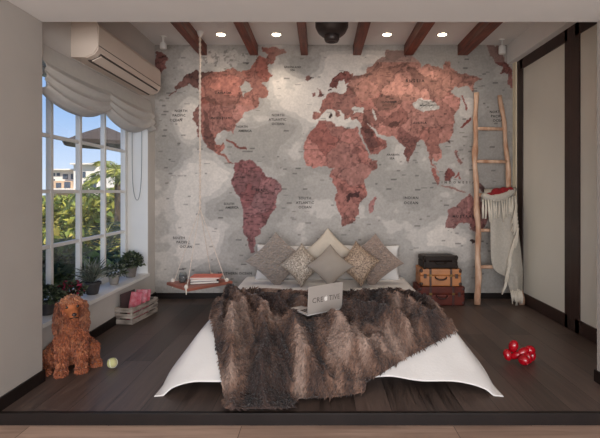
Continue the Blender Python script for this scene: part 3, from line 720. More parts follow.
def cushion(lab, px, py, hw, hh, Y, spin, lean, T, m, quilt=0, bumpy=0.0, seed=0, yaw=0.0):
    c = at(px, py, Y); k = Y / F
    hd = (hw + hh) / 2 * k; hs = hd / math.sqrt(2) * 1.05
    me = pillow_mesh('cushion', hs, hs, T, 130 if quilt else 44, 0.10, quilt, seed, bumpy)
    o = link('cushion', me, m, None, True)
    M = Matrix.Translation(c) @ Matrix.Rotation(yaw, 4, 'Z') @ Matrix.Rotation(-lean, 4, 'X') @ Matrix.Diagonal((hw / hh, 1, 1, 1)) @ Matrix.Rotation(math.radians(45 + spin), 4, 'Y')
    me.transform(M)
    # keep base on the bed
    tag(o, lab, 'cushion', 'scatter cushions on the bed')
    b = bmesh.new()
    return o
cushion('cream cushion standing at the back, top centre of the heap', 328, 254, 26, 25, 4.44, 0, 0.30, 0.07, M_cream, seed=3)
cushion('large grey quilted cushion at the left of the heap', 276.5, 260, 29, 26.5, 4.36, -3, 0.32, 0.08, M_grey_q, quilt=6, seed=1)
cushion('large taupe quilted cushion at the right of the heap', 373.5, 260.5, 28, 25.5, 4.36, 6, 0.32, 0.08, M_brown_q, quilt=6, seed=5)
cushion('beige sequinned cushion left of the plain grey one', 301.5, 265, 21, 22, 4.24, 2, 0.30, 0.07, M_seq, bumpy=0.010, seed=2, yaw=0.12)
cushion('tan sequinned cushion right of the plain grey one', 358.5, 263.5, 21.5, 23.5, 4.24, -8, 0.30, 0.07, M_seq2, bumpy=0.010, seed=4, yaw=-0.12)
cushion('plain smooth grey cushion at the front centre of the heap', 330, 266, 22, 20.5, 4.12, 1, 0.34, 0.07, M_grey_s, seed=6)
for lab, xc, hw in (('white bed pillow leaning on the wall, at the left', -0.32, 0.36), ('white bed pillow leaning on the wall, at the right', 0.47, 0.37)):
    me = pillow_mesh('pillow', hw, 0.19, 0.075, 40, 0.08, 0, 9)
    me.transform(Matrix.Translation((xc, 4.60, 0.415)) @ Matrix.Rotation(-0.28, 4, 'X') @ Matrix.Rotation(0.02, 4, 'Y'))
    tag(link('pillow', me, M_sheet, None, True), lab, 'pillow', 'white bed pillows')

# ------------------------------------------------------------------ laptop
M_silver = mat('brushed_silver', (176, 166, 158), 0.5, 0.02, 20, metal=0.2)
M_ink = mat('dark_print', (84, 76, 72), 0.6)
M_logo = mat('pale_logo', (238, 232, 226), 0.4)
BL = Vector((-0.087, 3.04, 0.304)); BR = Vector((0.160, 3.222, 0.304))
ax = (BR - BL).normalized(); back = Vector((-ax.y, ax.x, 0)); up = Vector((0, 0, 1))
W = (BR - BL).length; H = 0.196
t = thing('laptop', 'open silver laptop standing on the fur throw, lid lettering facing out', 'laptop', BL)
R = Matrix((ax, back, up)).transposed()
bm = bmesh.new(); box(bm, BL + ax * W / 2 + back * 0.112 - up * 0.004, (W, 0.222, 0.012), 0.004, R); obj('keyboard_base', bm, mat('pale_silver', (214, 208, 202), 0.45, 0.02), t)
bm = bmesh.new()
for r_ in range(5):
    for c_ in range(12):
        box(bm, BL + ax * (0.03 + c_ * (W - 0.06) / 11) + back * (0.035 + r_ * 0.02) + up * 0.0025, (0.015, 0.015, 0.002), 0, R)
k = obj('keys', bm, mat('black_keys', (40, 38, 38), 0.6), t)
leanv = (up + back * -0.06).normalized()
Rl = Matrix((ax, leanv.cross(ax).normalized() * -1, leanv)).transposed()
lc = BL + ax * W / 2 + leanv * (H / 2)
bm = bmesh.new(); box(bm, lc, (W, 0.007, H), 0.003, Rl); lid = obj('lid', bm, M_silver, t)
nrm = (ax.cross(leanv)).normalized()
if nrm.y > 0: nrm = -nrm
Mt = lambda p: Matrix.Translation(p) @ Matrix((ax, leanv, nrm)).transposed().to_4x4()
bm = bmesh.new()
me = textmesh('CRE', 0.052, 0.0006, 'CENTER', 1.05); add_mesh(bm, me, Mt(lc + nrm * 0.0036 - ax * 0.072 - leanv * 0.006))
obj('lettering', bm, M_ink, lid); bm = bmesh.new()
me = textmesh('TIVE', 0.052, 0.0006, 'CENTER', 1.0); add_mesh(bm, me, Mt(lc + nrm * 0.0036 + ax * 0.078 - leanv * 0.006))
obj('lettering', bm, M_ink, lid)
bm = bmesh.new()
lg = [(0.000, 0.0125), (0.006, 0.015), (0.012, 0.0125), (0.0135, 0.009), (0.0105, 0.004), (0.011, -0.002), (0.0135, -0.006), (0.010, -0.0135), (0.0055, -0.017), (0.0, -0.0152), (-0.0055, -0.017), (-0.010, -0.0135), (-0.0145, -0.003), (-0.0135, 0.008), (-0.010, 0.0135), (-0.005, 0.015)]
f1 = [bm.verts.new((x, y, 0)) for x, y in lg]; bm.faces.new(f1)
f2 = [bm.verts.new((x, y, 0)) for x, y in [(0.0005, 0.0165), (0.004, 0.018), (0.0065, 0.0225), (0.002, 0.021)]]; bm.faces.new(f2)
ex = bmesh.ops.extrude_face_region(bm, geom=bm.faces[:]); bmesh.ops.translate(bm, vec=(0, 0, 0.0008), verts=[v for v in ex['geom'] if isinstance(v, bmesh.types.BMVert)])
bmesh.ops.transform(bm, matrix=Mt(lc + nrm * 0.0036 - leanv * 0.004), verts=bm.verts)
obj('logo', bm, M_logo, lid)

# ------------------------------------------------------------------ suitcases
def suitcase(lab, px, w, h, dep, z0, m, strapm, yaw, Yf=4.45, straps=True):
    xc = (px - VX) * Yf / F
    t = thing('suitcase', lab, 'suitcase', (xc, Yf + dep / 2, z0), 'stacked suitcases', yaw)
    def add(name, bm, m_, sm=False):
        me = bpy.data.meshes.new(name); bmesh.ops.recalc_face_normals(bm, faces=bm.faces[:]); bm.to_mesh(me); bm.free()
        return link(name, me, m_, t, sm, loc=(0, 0, 0))
    bm = bmesh.new(); box(bm, (0, 0, h * 0.30), (w, dep, h * 0.595), 0.014, None, 3); add('body', bm, m)
    bm = bmesh.new(); box(bm, (0, 0, h * 0.80), (w * 1.004, dep * 1.004, h * 0.395), 0.014, None, 3); add('lid', bm, m)
    if straps:
        for s_ in (-0.25, 0.25):
            bm = bmesh.new(); box(bm, (s_ * w, 0, h / 2), (0.022, dep + 0.012, h + 0.0), 0.004); add('strap', bm, strapm)
            bm = bmesh.new(); box(bm, (s_ * w, -dep / 2 - 0.008, h * 0.62), (0.03, 0.006, 0.024), 0.002); add('buckle', bm, M_brass)
    for s_ in (-0.38, 0.38):
        bm = bmesh.new(); box(bm, (s_ * w, -dep / 2 - 0.003, h * 0.58), (0.03, 0.01, 0.045), 0.003); add('latch', bm, strapm)
    for sx_ in (-1, 1):
        for sz_ in (0.13, 0.87):
            bm = bmesh.new(); ball(bm, (sx_ * (w / 2 - 0.014), -dep / 2 + 0.014, h * sz_), (0.021, 0.021, 0.026)); add('corner_cap', bm, strapm, True)
    bm = bmesh.new()
    tube(bm, [(-0.055, -dep / 2, h * 0.52), (-0.05, -dep / 2 - 0.022, h * 0.47), (-0.02, -dep / 2 - 0.026, h * 0.40), (0.02, -dep / 2 - 0.026, h * 0.40), (0.05, -dep / 2 - 0.022, h * 0.47), (0.055, -dep / 2, h * 0.52)], 0.008, 8)
    add('handle', bm, strapm, True)
    return t
M_brass = mat('worn_brass', (128, 98, 56), 0.35, 0.2, 30, metal=0.8)
M_tan = mat('tan_leather', (176, 112, 62), 0.42, 0.18, 8, 0.2, 120)
M_mar = mat('maroon_leather', (92, 40, 30), 0.45, 0.3, 8, 0.2, 120, spec=0.25)
M_blk = mat('black_leather', (36, 25, 20), 0.5, 0.3, 8, 0.2, 120, spec=0.2)
M_strap = mat('dark_strap', (66, 40, 28), 0.5, 0.2)
M_bstrap = mat('black_strap', (42, 33, 28), 0.5, 0.2, spec=0.2)
M_mstrap = mat('maroon_strap', (62, 30, 25), 0.5, 0.2)
suitcase('dark maroon leather suitcase at the bottom of the stack', 441.7, 0.465, 0.195, 0.27, 0.001, M_mar, M_mstrap, 0.02)
suitcase('tan leather suitcase in the middle of the stack', 441.2, 0.415, 0.178, 0.25, 0.198, M_tan, M_strap, -0.03)
suitcase('small black suitcase on top of the stack', 440.4, 0.352, 0.124, 0.22, 0.378, M_blk, M_bstrap, 0.03, straps=False)

# ------------------------------------------------------------------ ladder
M_birch = mat('peeled_branch', (216, 182, 156), 0.6, 0.0, 6, 0.4, 30, rgb2=(178, 130, 100), stretch=(3, 3, 1))
t = thing('ladder', 'rustic wooden branch ladder leaning on the map wall', 'ladder', (1.83, 4.49, 0))
def lad(z, s):
    y = 4.487 + (4.715 - 4.487) * z / 2.2
    xl = 1.619 + (1.665 - 1.619) * z / 2.2; xr = 2.055 + (1.936 - 2.055) * z / 2.2
    return Vector((xl if s < 0 else xr, y, z))
for s_, zt_, r0, r1 in ((-1, 2.215, 0.031, 0.023), (1, 2.185, 0.027, 0.021)):
    pts, rr = [], []
    for k in range(40):
        z = 0.004 + zt_ * k / 39; p = lad(z, s_)
        p.x += 0.010 * math.sin(z * 4.1 + s_) + 0.005 * math.sin(z * 13 + s_ * 2); p.y += 0.006 * math.sin(z * 5 + s_)
        knot = 0.007 * max(0, math.sin(z * 9.5 + s_)) ** 10
        pts.append(p); rr.append(r0 + (r1 - r0) * k / 39 + knot + 0.002 * math.sin(z * 21))
    bm = bmesh.new(); tube(bm, pts, rr, 12); obj('rail', bm, M_birch, t, True)
RUNG = [1.83, 1.478, 1.125, 0.757, 0.383]
for z in RUNG:
    a, b = lad(z, -1), lad(z - 0.004, 1); d = (b - a)
    bm = bmesh.new(); tube(bm, [a + d * k for k in (-0.03, 0.3, 0.6, 1.03)], [0.016, 0.019, 0.018, 0.016], 10); obj('rung', bm, M_birch, t, True)

# ------------------------------------------------------------------ fringed blanket on the ladder
M_knit = mat('knit_wool', (188, 180, 168), 0.95, 0.08, 60, 0.5, 220)
M_fringe = mat('cream_yarn', (222, 212, 196), 0.95, 0.05, 60, 0.3, 200)
YL = 4.50
t = thing('fringed_blanket', 'cream knitted blanket with tassels hung over the ladder rung', 'blanket', at(505, 305, YL))
def col_edge(py):  # left and right outline of the hanging cloth by height
    ls = [(188, 484), (196, 484), (204, 488), (214, 490), (240, 490.5), (258, 491), (268, 493), (273, 498), (276, 505), (284, 508), (292, 511), (299, 513)]
    rs = [(188, 513), (196, 515), (210, 516.5), (230, 518.5), (250, 521), (270, 523), (290, 522.5), (299, 521)]
    return np.interp(py, *zip(*ls)), np.interp(py, *zip(*rs))
n1_, n2_ = 60, 34; A = np.zeros((n1_, n2_, 3))
for i in range(n1_):
    py = 189 + (299 - 189) * i / (n1_ - 1); l_, r_ = col_edge(py)
    for j in range(n2_):
        u_ = j / (n2_ - 1); px = l_ + (r_ - l_) * u_
        dep_ = YL - 0.028 - 0.02 * math.sin(u_ * math.pi) - 0.016 * math.sin(u_ * 9 + i * 0.04) - 0.03 * math.sin(min(1, i / 8) * math.pi / 2) + 0.03 * (u_ - 0.5) ** 2
        if i < 6: dep_ += 0.07 * (1 - i / 6) ** 2
        A[i, j] = at(px, py, dep_ + 0.09 * max(0, (245 - py) / 56))
o = link('cloth', gridmesh('cloth', A), M_knit, t, True)
so = o.modifiers.new('s', 'SOLIDIFY'); so.thickness = 0.012
# rolled collar at the rung
bm = bmesh.new()
tube(bm, [at(482.5, 195, 4.53), at(486, 197, 4.50), at(494, 198.5, 4.49), (at(503, 197, 4.49)), at(511, 192, 4.50), at(514.5, 189, 4.54)], [0.025, 0.035, 0.04, 0.045, 0.04, 0.025], 12)
obj('collar', bm, M_knit, t, True)
tr = random.Random(4)
def tassel(px, py, L, Y, sway=0.0):
    bm = bmesh.new(); p = at(px, py, Y); q = at(px + sway, py + L, Y)
    for k in range(3):
        o_ = Vector((tr.uniform(-.006, .006), tr.uniform(-.008, .004), 0))
        md = (p + q) / 2 + Vector((tr.uniform(-.008, .008), -0.006, 0)) + o_
        tube(bm, [p, md, q + o_ * 1.6], [0.006, 0.0075, 0.004], 6)
    ball(bm, p, 0.009, 1)
    obj('tassel', bm, M_fringe, t, True)
for k in range(13):
    u_ = k / 12; px = 483 + 32 * u_
    tassel(px, 200 + 2 * math.sin(u_ * 3) - 4 * u_, tr.uniform(17, 23), 4.465, tr.uniform(-.5, 1.2))
for k in range(20):
    u_ = k / 19; py = 206 + 72 * u_; px = float(np.interp(py, [206, 230, 242, 278], [516, 518.5, 513, 507.5]))
    tassel(px, py, tr.uniform(13, 19), 4.385, tr.uniform(-5.5, -2.5))
for k in range(7):
    tassel(511 + k * 1.7, 291 + tr.uniform(-2, 1), tr.uniform(10, 14), 4.40, tr.uniform(-.8, 1))
# red cloth
bm = bmesh.new()
for (px, py, rx, rz) in ((490, 195, .045, .028), (497, 192, .06, .045), (504, 191.5, .06, .05), (510, 190.5, .04, .04)):
    ball(bm, at(px, py, 4.515), (rx, 0.05, rz), 2)
me = blob('red_cloth', bm, 0.006, 8)
tag(link('red_cloth', me, mat('red_wool', (130, 16, 24), 0.85, 0.2, 30, 0.5, 90), None, True), 'red cloth bundled over the ladder rung above the blanket', 'cloth')

# ------------------------------------------------------------------ hanging shelf
M_rope = mat('pale_rope', (216, 200, 186), 0.9, 0.15, 60, 0.4, 200)
M_board = mat('reddish_wood', (158, 94, 76), 0.5, 0.2, 6, 0.1, 40)
hc = Vector((-1.195, 4.37, 0)); zt_ = 0.262
K = [Vector((-1.465, 4.365, zt_)), Vector((-1.24, 4.07, zt_)), Vector((-0.93, 4.385, zt_)), Vector((-1.155, 4.68, zt_))]
t = thing('hanging_shelf', 'reddish wooden tray shelf hung by ropes from the ceiling', 'shelf', (hc.x, hc.y, zt_))
bm = bmesh.new(); e1 = (K[1] - K[0]).normalized(); e2 = (K[2] - K[1]).normalized()
cen = sum(K, Vector()) / 4; Rb = Matrix((e2, Vector((-e2.y, e2.x, 0)), up)).transposed()
box(bm, cen - up * 0.014, ((K[2] - K[1]).length + 0.05, (K[1] - K[0]).length + 0.05, 0.028), 0.006, Rb)
obj('board', bm, M_board, t)
top = Vector((hc.x, hc.y, 0.995))
bm = bmesh.new()
for k, p in enumerate(K): tube(bm, [top + Vector((0, 0, 0)), p - up * 0.035], 0.0042, 6)
obj('sling_ropes', bm, M_rope, t)
bm = bmesh.new()
for s_ in (-1, 1):
    pts = [Vector((hc.x + 0.006 * math.cos(z * 60 + (0 if s_ > 0 else math.pi)), hc.y + 0.006 * math.sin(z * 60 + (0 if s_ > 0 else math.pi)), z)) for z in np.linspace(0.99, 2.72, 150)]
    tube(bm, pts, 0.0068, 6)
obj('hanging_rope', bm, M_rope, t, True)
bm = bmesh.new(); ball(bm, top, (0.014, 0.014, 0.022)); obj('rope_joint', bm, M_rope, t, True)
for p in K:
    bm = bmesh.new(); ball(bm, p + up * 0.012, (0.019, 0.019, 0.024)); tube(bm, [p, p - up * 0.06], [0.012, 0.004], 6); obj('knot', bm, mat('white_knot', (226, 214, 200), 0.9, 0.05), t, True)
bm = bmesh.new(); lathe(bm, (hc.x, hc.y, 2.70), [(0.012, 0), (0.02, 0.012), (0.03, 0.04), (0.032, ZC - 2.70)], 16); obj('ceiling_hook', bm, M_white, t)
# things on the shelf
p = Vector((-1.355, 4.34, zt_ + 0.0005))
jt = thing('glass_jar', 'small glass jar at the left of the hanging shelf', 'jar', p)
bm = bmesh.new(); lathe(bm, p, [(0.036, 0), (0.04, 0.006), (0.04, 0.085), (0.034, 0.092), (0.034, 0.1), (0.03, 0.1), (0.03, 0.09), (0.036, 0.082), (0.036, 0.01)], 20); obj('glass', bm, glassmat('jar_glass', (0.9, 0.92, 0.92)), jt, True)
bm = bmesh.new(); lathe(bm, p + up * 0.011, [(0.034, 0), (0.034, 0.055)], 18); obj('candle', bm, mat('grey_wax', (112, 106, 104), 0.5, 0.3, 40), jt)
def book(name, lab, c, s, ang, mc, grp, tilt=0.0):
    t_ = thing(name, lab, 'book', (c[0], c[1], c[2]), grp, ang); t_.rotation_euler = (tilt, 0, ang)
    def add(nm, bm, m_):
        me = bpy.data.meshes.new(nm); bmesh.ops.recalc_face_normals(bm, faces=bm.faces[:]); bm.to_mesh(me); bm.free(); return link(nm, me, m_, t_, False, loc=(0, 0, 0))
    w_, d_, h_ = s
    bm = bmesh.new(); box(bm, (0, 0, 0.0015), (w_, d_, 0.003), 0.001); box(bm, (0, 0, h_ - 0.0015), (w_, d_, 0.003), 0.001); box(bm, (0, d_ / 2 - 0.0015, h_ / 2), (w_, 0.003, h_), 0.001); add('cover', bm, mc)
    bm = bmesh.new(); box(bm, (0, -0.003, h_ / 2), (w_ - 0.008, d_ - 0.008, h_ - 0.0065)); add('pages', bm, M_paper)
    return t_
M_paper = mat('paper', (222, 214, 204), 0.9, 0.04)
M_orange = mat('coral_cover', (214, 104, 80), 0.5, 0.05)
a_ = math.atan2(e2.y, e2.x)
book('book', 'dark hardback lowest in the book stack on the hanging shelf', (-1.15, 4.36, zt_ + 0.001), (0.27, 0.20, 0.022), a_ - 0.5, mat('dark_cover', (70, 52, 50), 0.5), 'books on the hanging shelf')
book('book', 'pale book between the dark and coral books on the hanging shelf', (-1.15, 4.36, zt_ + 0.0235), (0.25, 0.185, 0.022), a_ - 0.6, mat('pale_cover', (200, 190, 184), 0.5), 'books on the hanging shelf')
book('book', 'coral orange book on top of the stack on the hanging shelf', (-1.125, 4.365, zt_ + 0.046), (0.29, 0.20, 0.016), a_ - 0.75, M_orange, 'books on the hanging shelf')

# ------------------------------------------------------------------ crate of magazines
M_crate = mat('weathered_crate', (186, 174, 162), 0.8, 0.0, 9, 0.4, 60, rgb2=(112, 100, 92), stretch=(1, 1, 4))
A0 = Vector((-1.625, 3.80, 0)); A1 = Vector((-1.56, 4.225, 0))
ay = (A1 - A0).normalized(); axx = Vector((-ay.y, ay.x, 0))  # towards the wall
CL = (A1 - A0).length; CW = 0.165; CH = 0.15
t = thing('wooden_crate', 'weathered slatted wooden crate on the floor under the window', 'crate', A0)
Rc_ = Matrix((axx, ay, up)).transposed()
def cr(name, u0, u1, w0, w1, z0, z1, m):
    bm = bmesh.new(); c = A0 + ay * ((u0 + u1) / 2) + axx * ((w0 + w1) / 2) + up * ((z0 + z1) / 2)
    box(bm, c, (abs(w1 - w0), abs(u1 - u0), z1 - z0), 0.002, Rc_); return obj(name, bm, m, t)
for z in (0.004, 0.055, 0.106):
    for w_ in (0.0, CW - 0.01): cr('slat', 0, CL, w_, w_ + 0.01, z, z + 0.04, M_crate)
    for u_ in (0.0, CL - 0.01): cr('end_slat', u_, u_ + 0.01, 0.01, CW - 0.01, z, z + 0.04, M_crate)
for u_ in (0.01, CL - 0.03):
    for w_ in (0.01, CW - 0.03): cr('post', u_, u_ + 0.02, w_, w_ + 0.02, 0.002, CH, M_crate)
cr('base_board', 0.01, CL - 0.01, 0.01, CW - 0.01, 0.004, 0.014, M_crate)
M_mag = mat('red_magazine', (186, 52, 74), 0.4, 0.0, 26, rgb2=(212, 140, 148)); M_mag2 = mat('pink_magazine', (200, 84, 100), 0.4, 0.0, 26, rgb2=(218, 160, 166)); M_slate = mat('slate_board', (66, 56, 56), 0.6, 0.1)
def mag(lab, u_, w0, w1, h, tilt, m, th=0.008, name='magazine', cat='magazine', grp='magazines in the crate'):
    bm = bmesh.new(); R2 = Rc_ @ Matrix.Rotation(tilt, 3, 'X')
    c = A0 + ay * u_ + axx * ((w0 + w1) / 2) + up * (0.016 + h / 2 * math.cos(tilt)) + ay * (-h / 2 * math.sin(tilt))
    box(bm, c, (abs(w1 - w0), th, h), 0.001, R2); o = obj(name, bm, m)
    tag(o, lab, cat, grp)
    bm = bmesh.new(); box(bm, c + R2 @ Vector((0, th * 0.5 + 0.0025, -0.001)), (abs(w1 - w0) - 0.004, 0.004, h - 0.006), 0, R2); obj('pages', bm, M_paper, o)
    return o
mag('red magazine with pale cover print, nearest in the crate', 0.10, 0.014, 0.122, 0.245, -0.36, M_mag)
mag('pink magazine behind the red one in the crate', 0.19, 0.014, 0.120, 0.245, -0.32, M_mag2)
mag('dark red magazine at the rear of the crate', 0.27, 0.016, 0.118, 0.23, -0.28, M_mag)
bm = bmesh.new(); c = A0 + ay * 0.15 + axx * (CW - 0.026) + up * 0.135; box(bm, c, (0.008, 0.22, 0.235), 0.001, Rc_); tag(obj('slate_board', bm, M_slate), 'dark slate board standing upright behind the magazines in the crate', 'board')
o = None

# ------------------------------------------------------------------ pots on the sill
def leaf_mesh(P, D, L, W, cols, rng, fold=0.25, bend=0.3):
    """one pointed, bent leaf for every point"""
    n = len(P); D = D / (np.linalg.norm(D, axis=1, keepdims=True) + 1e-9)
    S_ = np.cross(D, rng.normal(0, 1, (n, 3)) * 0.5 + np.array([0, 0, 1.0])); S_ /= np.linalg.norm(S_, axis=1, keepdims=True) + 1e-9
    N_ = np.cross(S_, D)
    L = np.broadcast_to(np.asarray(L), (n,)).reshape(n, 1) * rng.uniform(.7, 1.2, (n, 1)); W = np.broadcast_to(np.asarray(W), (n,)).reshape(n, 1) * rng.uniform(.8, 1.2, (n, 1))
    a = P; m = P + D * L * .5 + N_ * L * bend * .25; tp = P + D * L - N_ * L * bend * .3
    l = m + S_ * W / 2 + N_ * W * fold; r = m - S_ * W / 2 + N_ * W * fold
    V = np.stack([a, r, m, l, tp], 1).reshape(-1, 3); b = (np.arange(n) * 5)[:, None]
    Fq = np.concatenate([b + [0, 1, 2], b + [0, 2, 3], b + [1, 4, 2], b + [2, 4, 3]], 0)
    return V, Fq, np.repeat(cols, 5, axis=0)
M_leaf = vcmat('plant_leaves', 0.5, 0.4, 0.15, 40, trans=0.25)
M_leaf_out = vcmat('garden_leaves', 0.6, 0.3, 0.15, 3, trans=0.35)
M_soil = mat('soil', (58, 44, 36), 0.95, 0.3, 60)
M_potg = mat('grey_clay_pot', (120, 112, 106), 0.75, 0.12, 14, 0.2, 60)
M_potb = mat('dark_clay_pot', (58, 54, 54), 0.6, 0.15, 14)
M_potp = mat('pale_clay_pot', (150, 142, 134), 0.7, 0.1, 14)
SZ = WZ0 + 0.02
def pot(t, x, y, r, h, m):
    bm = bmesh.new(); lathe(bm, (x, y, SZ), [(r * .68, 0.0005), (r * .72, 0.004), (r * .97, h * .8), (r * 1.07, h * .8), (r * 1.1, h * .84), (r * 1.1, h), (r * .96, h), (r * .94, h * .9)], 24); obj('pot', bm, m, t, False)
    bm = bmesh.new(); lathe(bm, (x, y, SZ), [(r * .9, h * .82), (r * .9, h * .92)], 20); obj('soil', bm, M_soil, t)
def foliage(t, x, y, r, h, rx, rz, n, L, W, pal, seed, spread=1.0, name='foliage'):
    g = np.random.default_rng(seed); d = g.normal(0, 1, (n, 3)); d /= np.linalg.norm(d, axis=1, keepdims=True); d[:, 2] = np.abs(d[:, 2]) * 1.2 - .45
    rad = g.uniform(.35, 1, (n, 1)) ** .6
    P = np.array([x, y, SZ + h + rz * .38]) + d * rad * np.array([min(rx, .1), rx, rz])
    cols = lin_np(np.array(pal)[g.integers(0, len(pal), n)] * g.uniform(.8, 1.2, (n, 1)))
    V, Fq, C = leaf_mesh(P, d * spread + g.normal(0, .5, (n, 3)), L, W, cols, g)
    V[:, 2] = np.maximum(V[:, 2], SZ + h * .75)
    V[:, 0] = np.maximum(V[:, 0], -1.998)
    return link(name, rawmesh(name, V, Fq, C), M_leaf, t)
PG = [(66, 78, 56), (88, 98, 70), (108, 116, 90), (50, 60, 46)]
PGY = [(138, 142, 130), (104, 112, 98), (164, 166, 152)]
xs = -1.885
t = thing('potted_plant', 'bushy green plant in a grey clay pot, furthest along the sill', 'plant', (xs, 4.37, SZ), 'potted plants on the sill')
pot(t, xs, 4.37, .062, .115, M_potg); foliage(t, xs, 4.37, .06, .115, .15, .105, 520, .042, .024, PG, 1)
t = thing('potted_plant', 'low grey-green succulent in a small pale pot, second from the far end of the sill', 'plant', (xs, 4.02, SZ), 'potted plants on the sill')
pot(t, xs, 4.02, .05, .09, M_potp); foliage(t, xs, 4.02, .05, .09, .10, .07, 300, .045, .02, PGY + PG, 2)
t = thing('potted_plant', 'spiky grey-green plant in a dark pot in the middle of the sill', 'plant', (xs, 3.636, SZ), 'potted plants on the sill')
pot(t, xs, 3.636, .062, .10, M_potb)
g = np.random.default_rng(3); n = 110; az = g.uniform(0, 2 * np.pi, n); el = g.uniform(.15, 1.45, n)
D = np.stack([np.cos(az) * np.cos(el) * .55, np.sin(az) * np.cos(el), np.sin(el)], -1)
V, Fq, C = leaf_mesh(np.tile([xs, 3.636, SZ + .09], (n, 1)) + D * .015, D, .20, .015, lin_np(np.array(PGY)[g.integers(0, 3, n)] * g.uniform(.7, 1.1, (n, 1))), g, bend=.5)
V[:, 0] = np.maximum(V[:, 0], -1.998)
link('foliage', rawmesh('foliage', V, Fq, C), M_leaf, t)
t = thing('potted_plant', 'plant with dark red flowers on the sill behind the dog', 'plant', (xs, 3.30, SZ), 'potted plants on the sill')
pot(t, xs, 3.30, .055, .085, M_potb); foliage(t, xs, 3.30, .05, .085, .13, .06, 260, .045, .026, PG, 4)
f = foliage(t, xs, 3.30, .05, .10, .11, .06, 110, .026, .022, [(170, 40, 70), (150, 28, 54), (190, 70, 96)], 5, name='flowers'); f['label'] = 'dark red flowers'
t = thing('potted_plant', 'dark leafy plant nearest the camera on the sill, by the pillar', 'plant', (xs, 3.03, SZ), 'potted plants on the sill')
pot(t, xs, 3.03, .055, .09, M_potb); foliage(t, xs, 3.03, .05, .09, .085, .09, 340, .038, .022, PG, 6)

# ------------------------------------------------------------------ dog
fwd = Vector((0.50, -0.866, 0)); lat = Vector((0.866, 0.50, 0))   # lat = picture right
O = Vector((-1.605, 2.835, 0))
def dp(f, l, z): return O + fwd * f + lat * l + up * z
t = thing('dog', 'golden brown long-eared spaniel sitting on the floor by the window wall', 'dog', O)
bm = bmesh.new()
def chain(pts):
    for (p, r), (q, s_) in zip(pts, pts[1:]):
        n_ = max(2, int((q - p).length / (min(r, s_) * 0.35)))
        for k in range(n_ + 1):
            a = k / n_; ball(bm, p.lerp(q, a), r + (s_ - r) * a, 2)
Rd = Matrix((lat, -fwd, up)).transposed()
# trunk: rump on the floor rising to the chest
chain([(dp(-0.125, 0.01, 0.095), 0.085), (dp(-0.07, 0.0, 0.16), 0.092), (dp(-0.005, 0.0, 0.235), 0.083), (dp(0.0, 0.0, 0.31), 0.062), (dp(0.005, 0.0, 0.38), 0.052)])
ball(bm, dp(0.03, 0, 0.24), (0.075, 0.06, 0.085), 3, Rd)
# head
ball(bm, dp(0.025, 0.0, 0.432), (0.060, 0.066, 0.060), 3, Rd)
chain([(dp(0.05, 0.004, 0.408), 0.038), (dp(0.105, 0.012, 0.388), 0.029)])
ball(bm, dp(0.10, 0.012, 0.374), (0.026, 0.03, 0.018), 2, Rd)
# front legs
for s_, fo in ((-1, 0.035), (1, 0.035)):
    chain([(dp(0.015, s_ * 0.048, 0.23), 0.043), (dp(0.03, s_ * 0.053, 0.12), 0.031), (dp(fo, s_ * 0.056, 0.04), 0.027), (dp(fo + 0.005, s_ * 0.057, 0.027), 0.027)])
    ball(bm, dp(fo + 0.025, s_ * 0.057, 0.022), (0.032, 0.04, 0.022), 2, Rd)
    for k in (-1, 0, 1): ball(bm, dp(fo + 0.055 - 0.004 * abs(k), s_ * 0.057 + k * 0.017, 0.014), (0.011, 0.017, 0.014), 1, Rd)
# folded hind legs: thigh up against the belly, hock behind, foot forward
for s_ in (-1, 1):
    chain([(dp(-0.13, s_ * 0.07, 0.12), 0.06), (dp(-0.06, s_ * 0.118, 0.11), 0.044), (dp(-0.11, s_ * 0.125, 0.04), 0.03), (dp(-0.035, s_ * 0.142, 0.024), 0.024)])
    ball(bm, dp(-0.012, s_ * 0.146, 0.021), (0.03, 0.042, 0.021), 2, Rd)
    for k in (-1, 0, 1): ball(bm, dp(0.024 - 0.004 * abs(k), s_ * 0.147 + k * 0.016, 0.013), (0.010, 0.016, 0.013), 1, Rd)
chain([(dp(-0.2, 0.02, 0.05), 0.028), (dp(-0.23, 0.07, 0.03), 0.016)])
body = blob('body', bm, 0.007, 5)
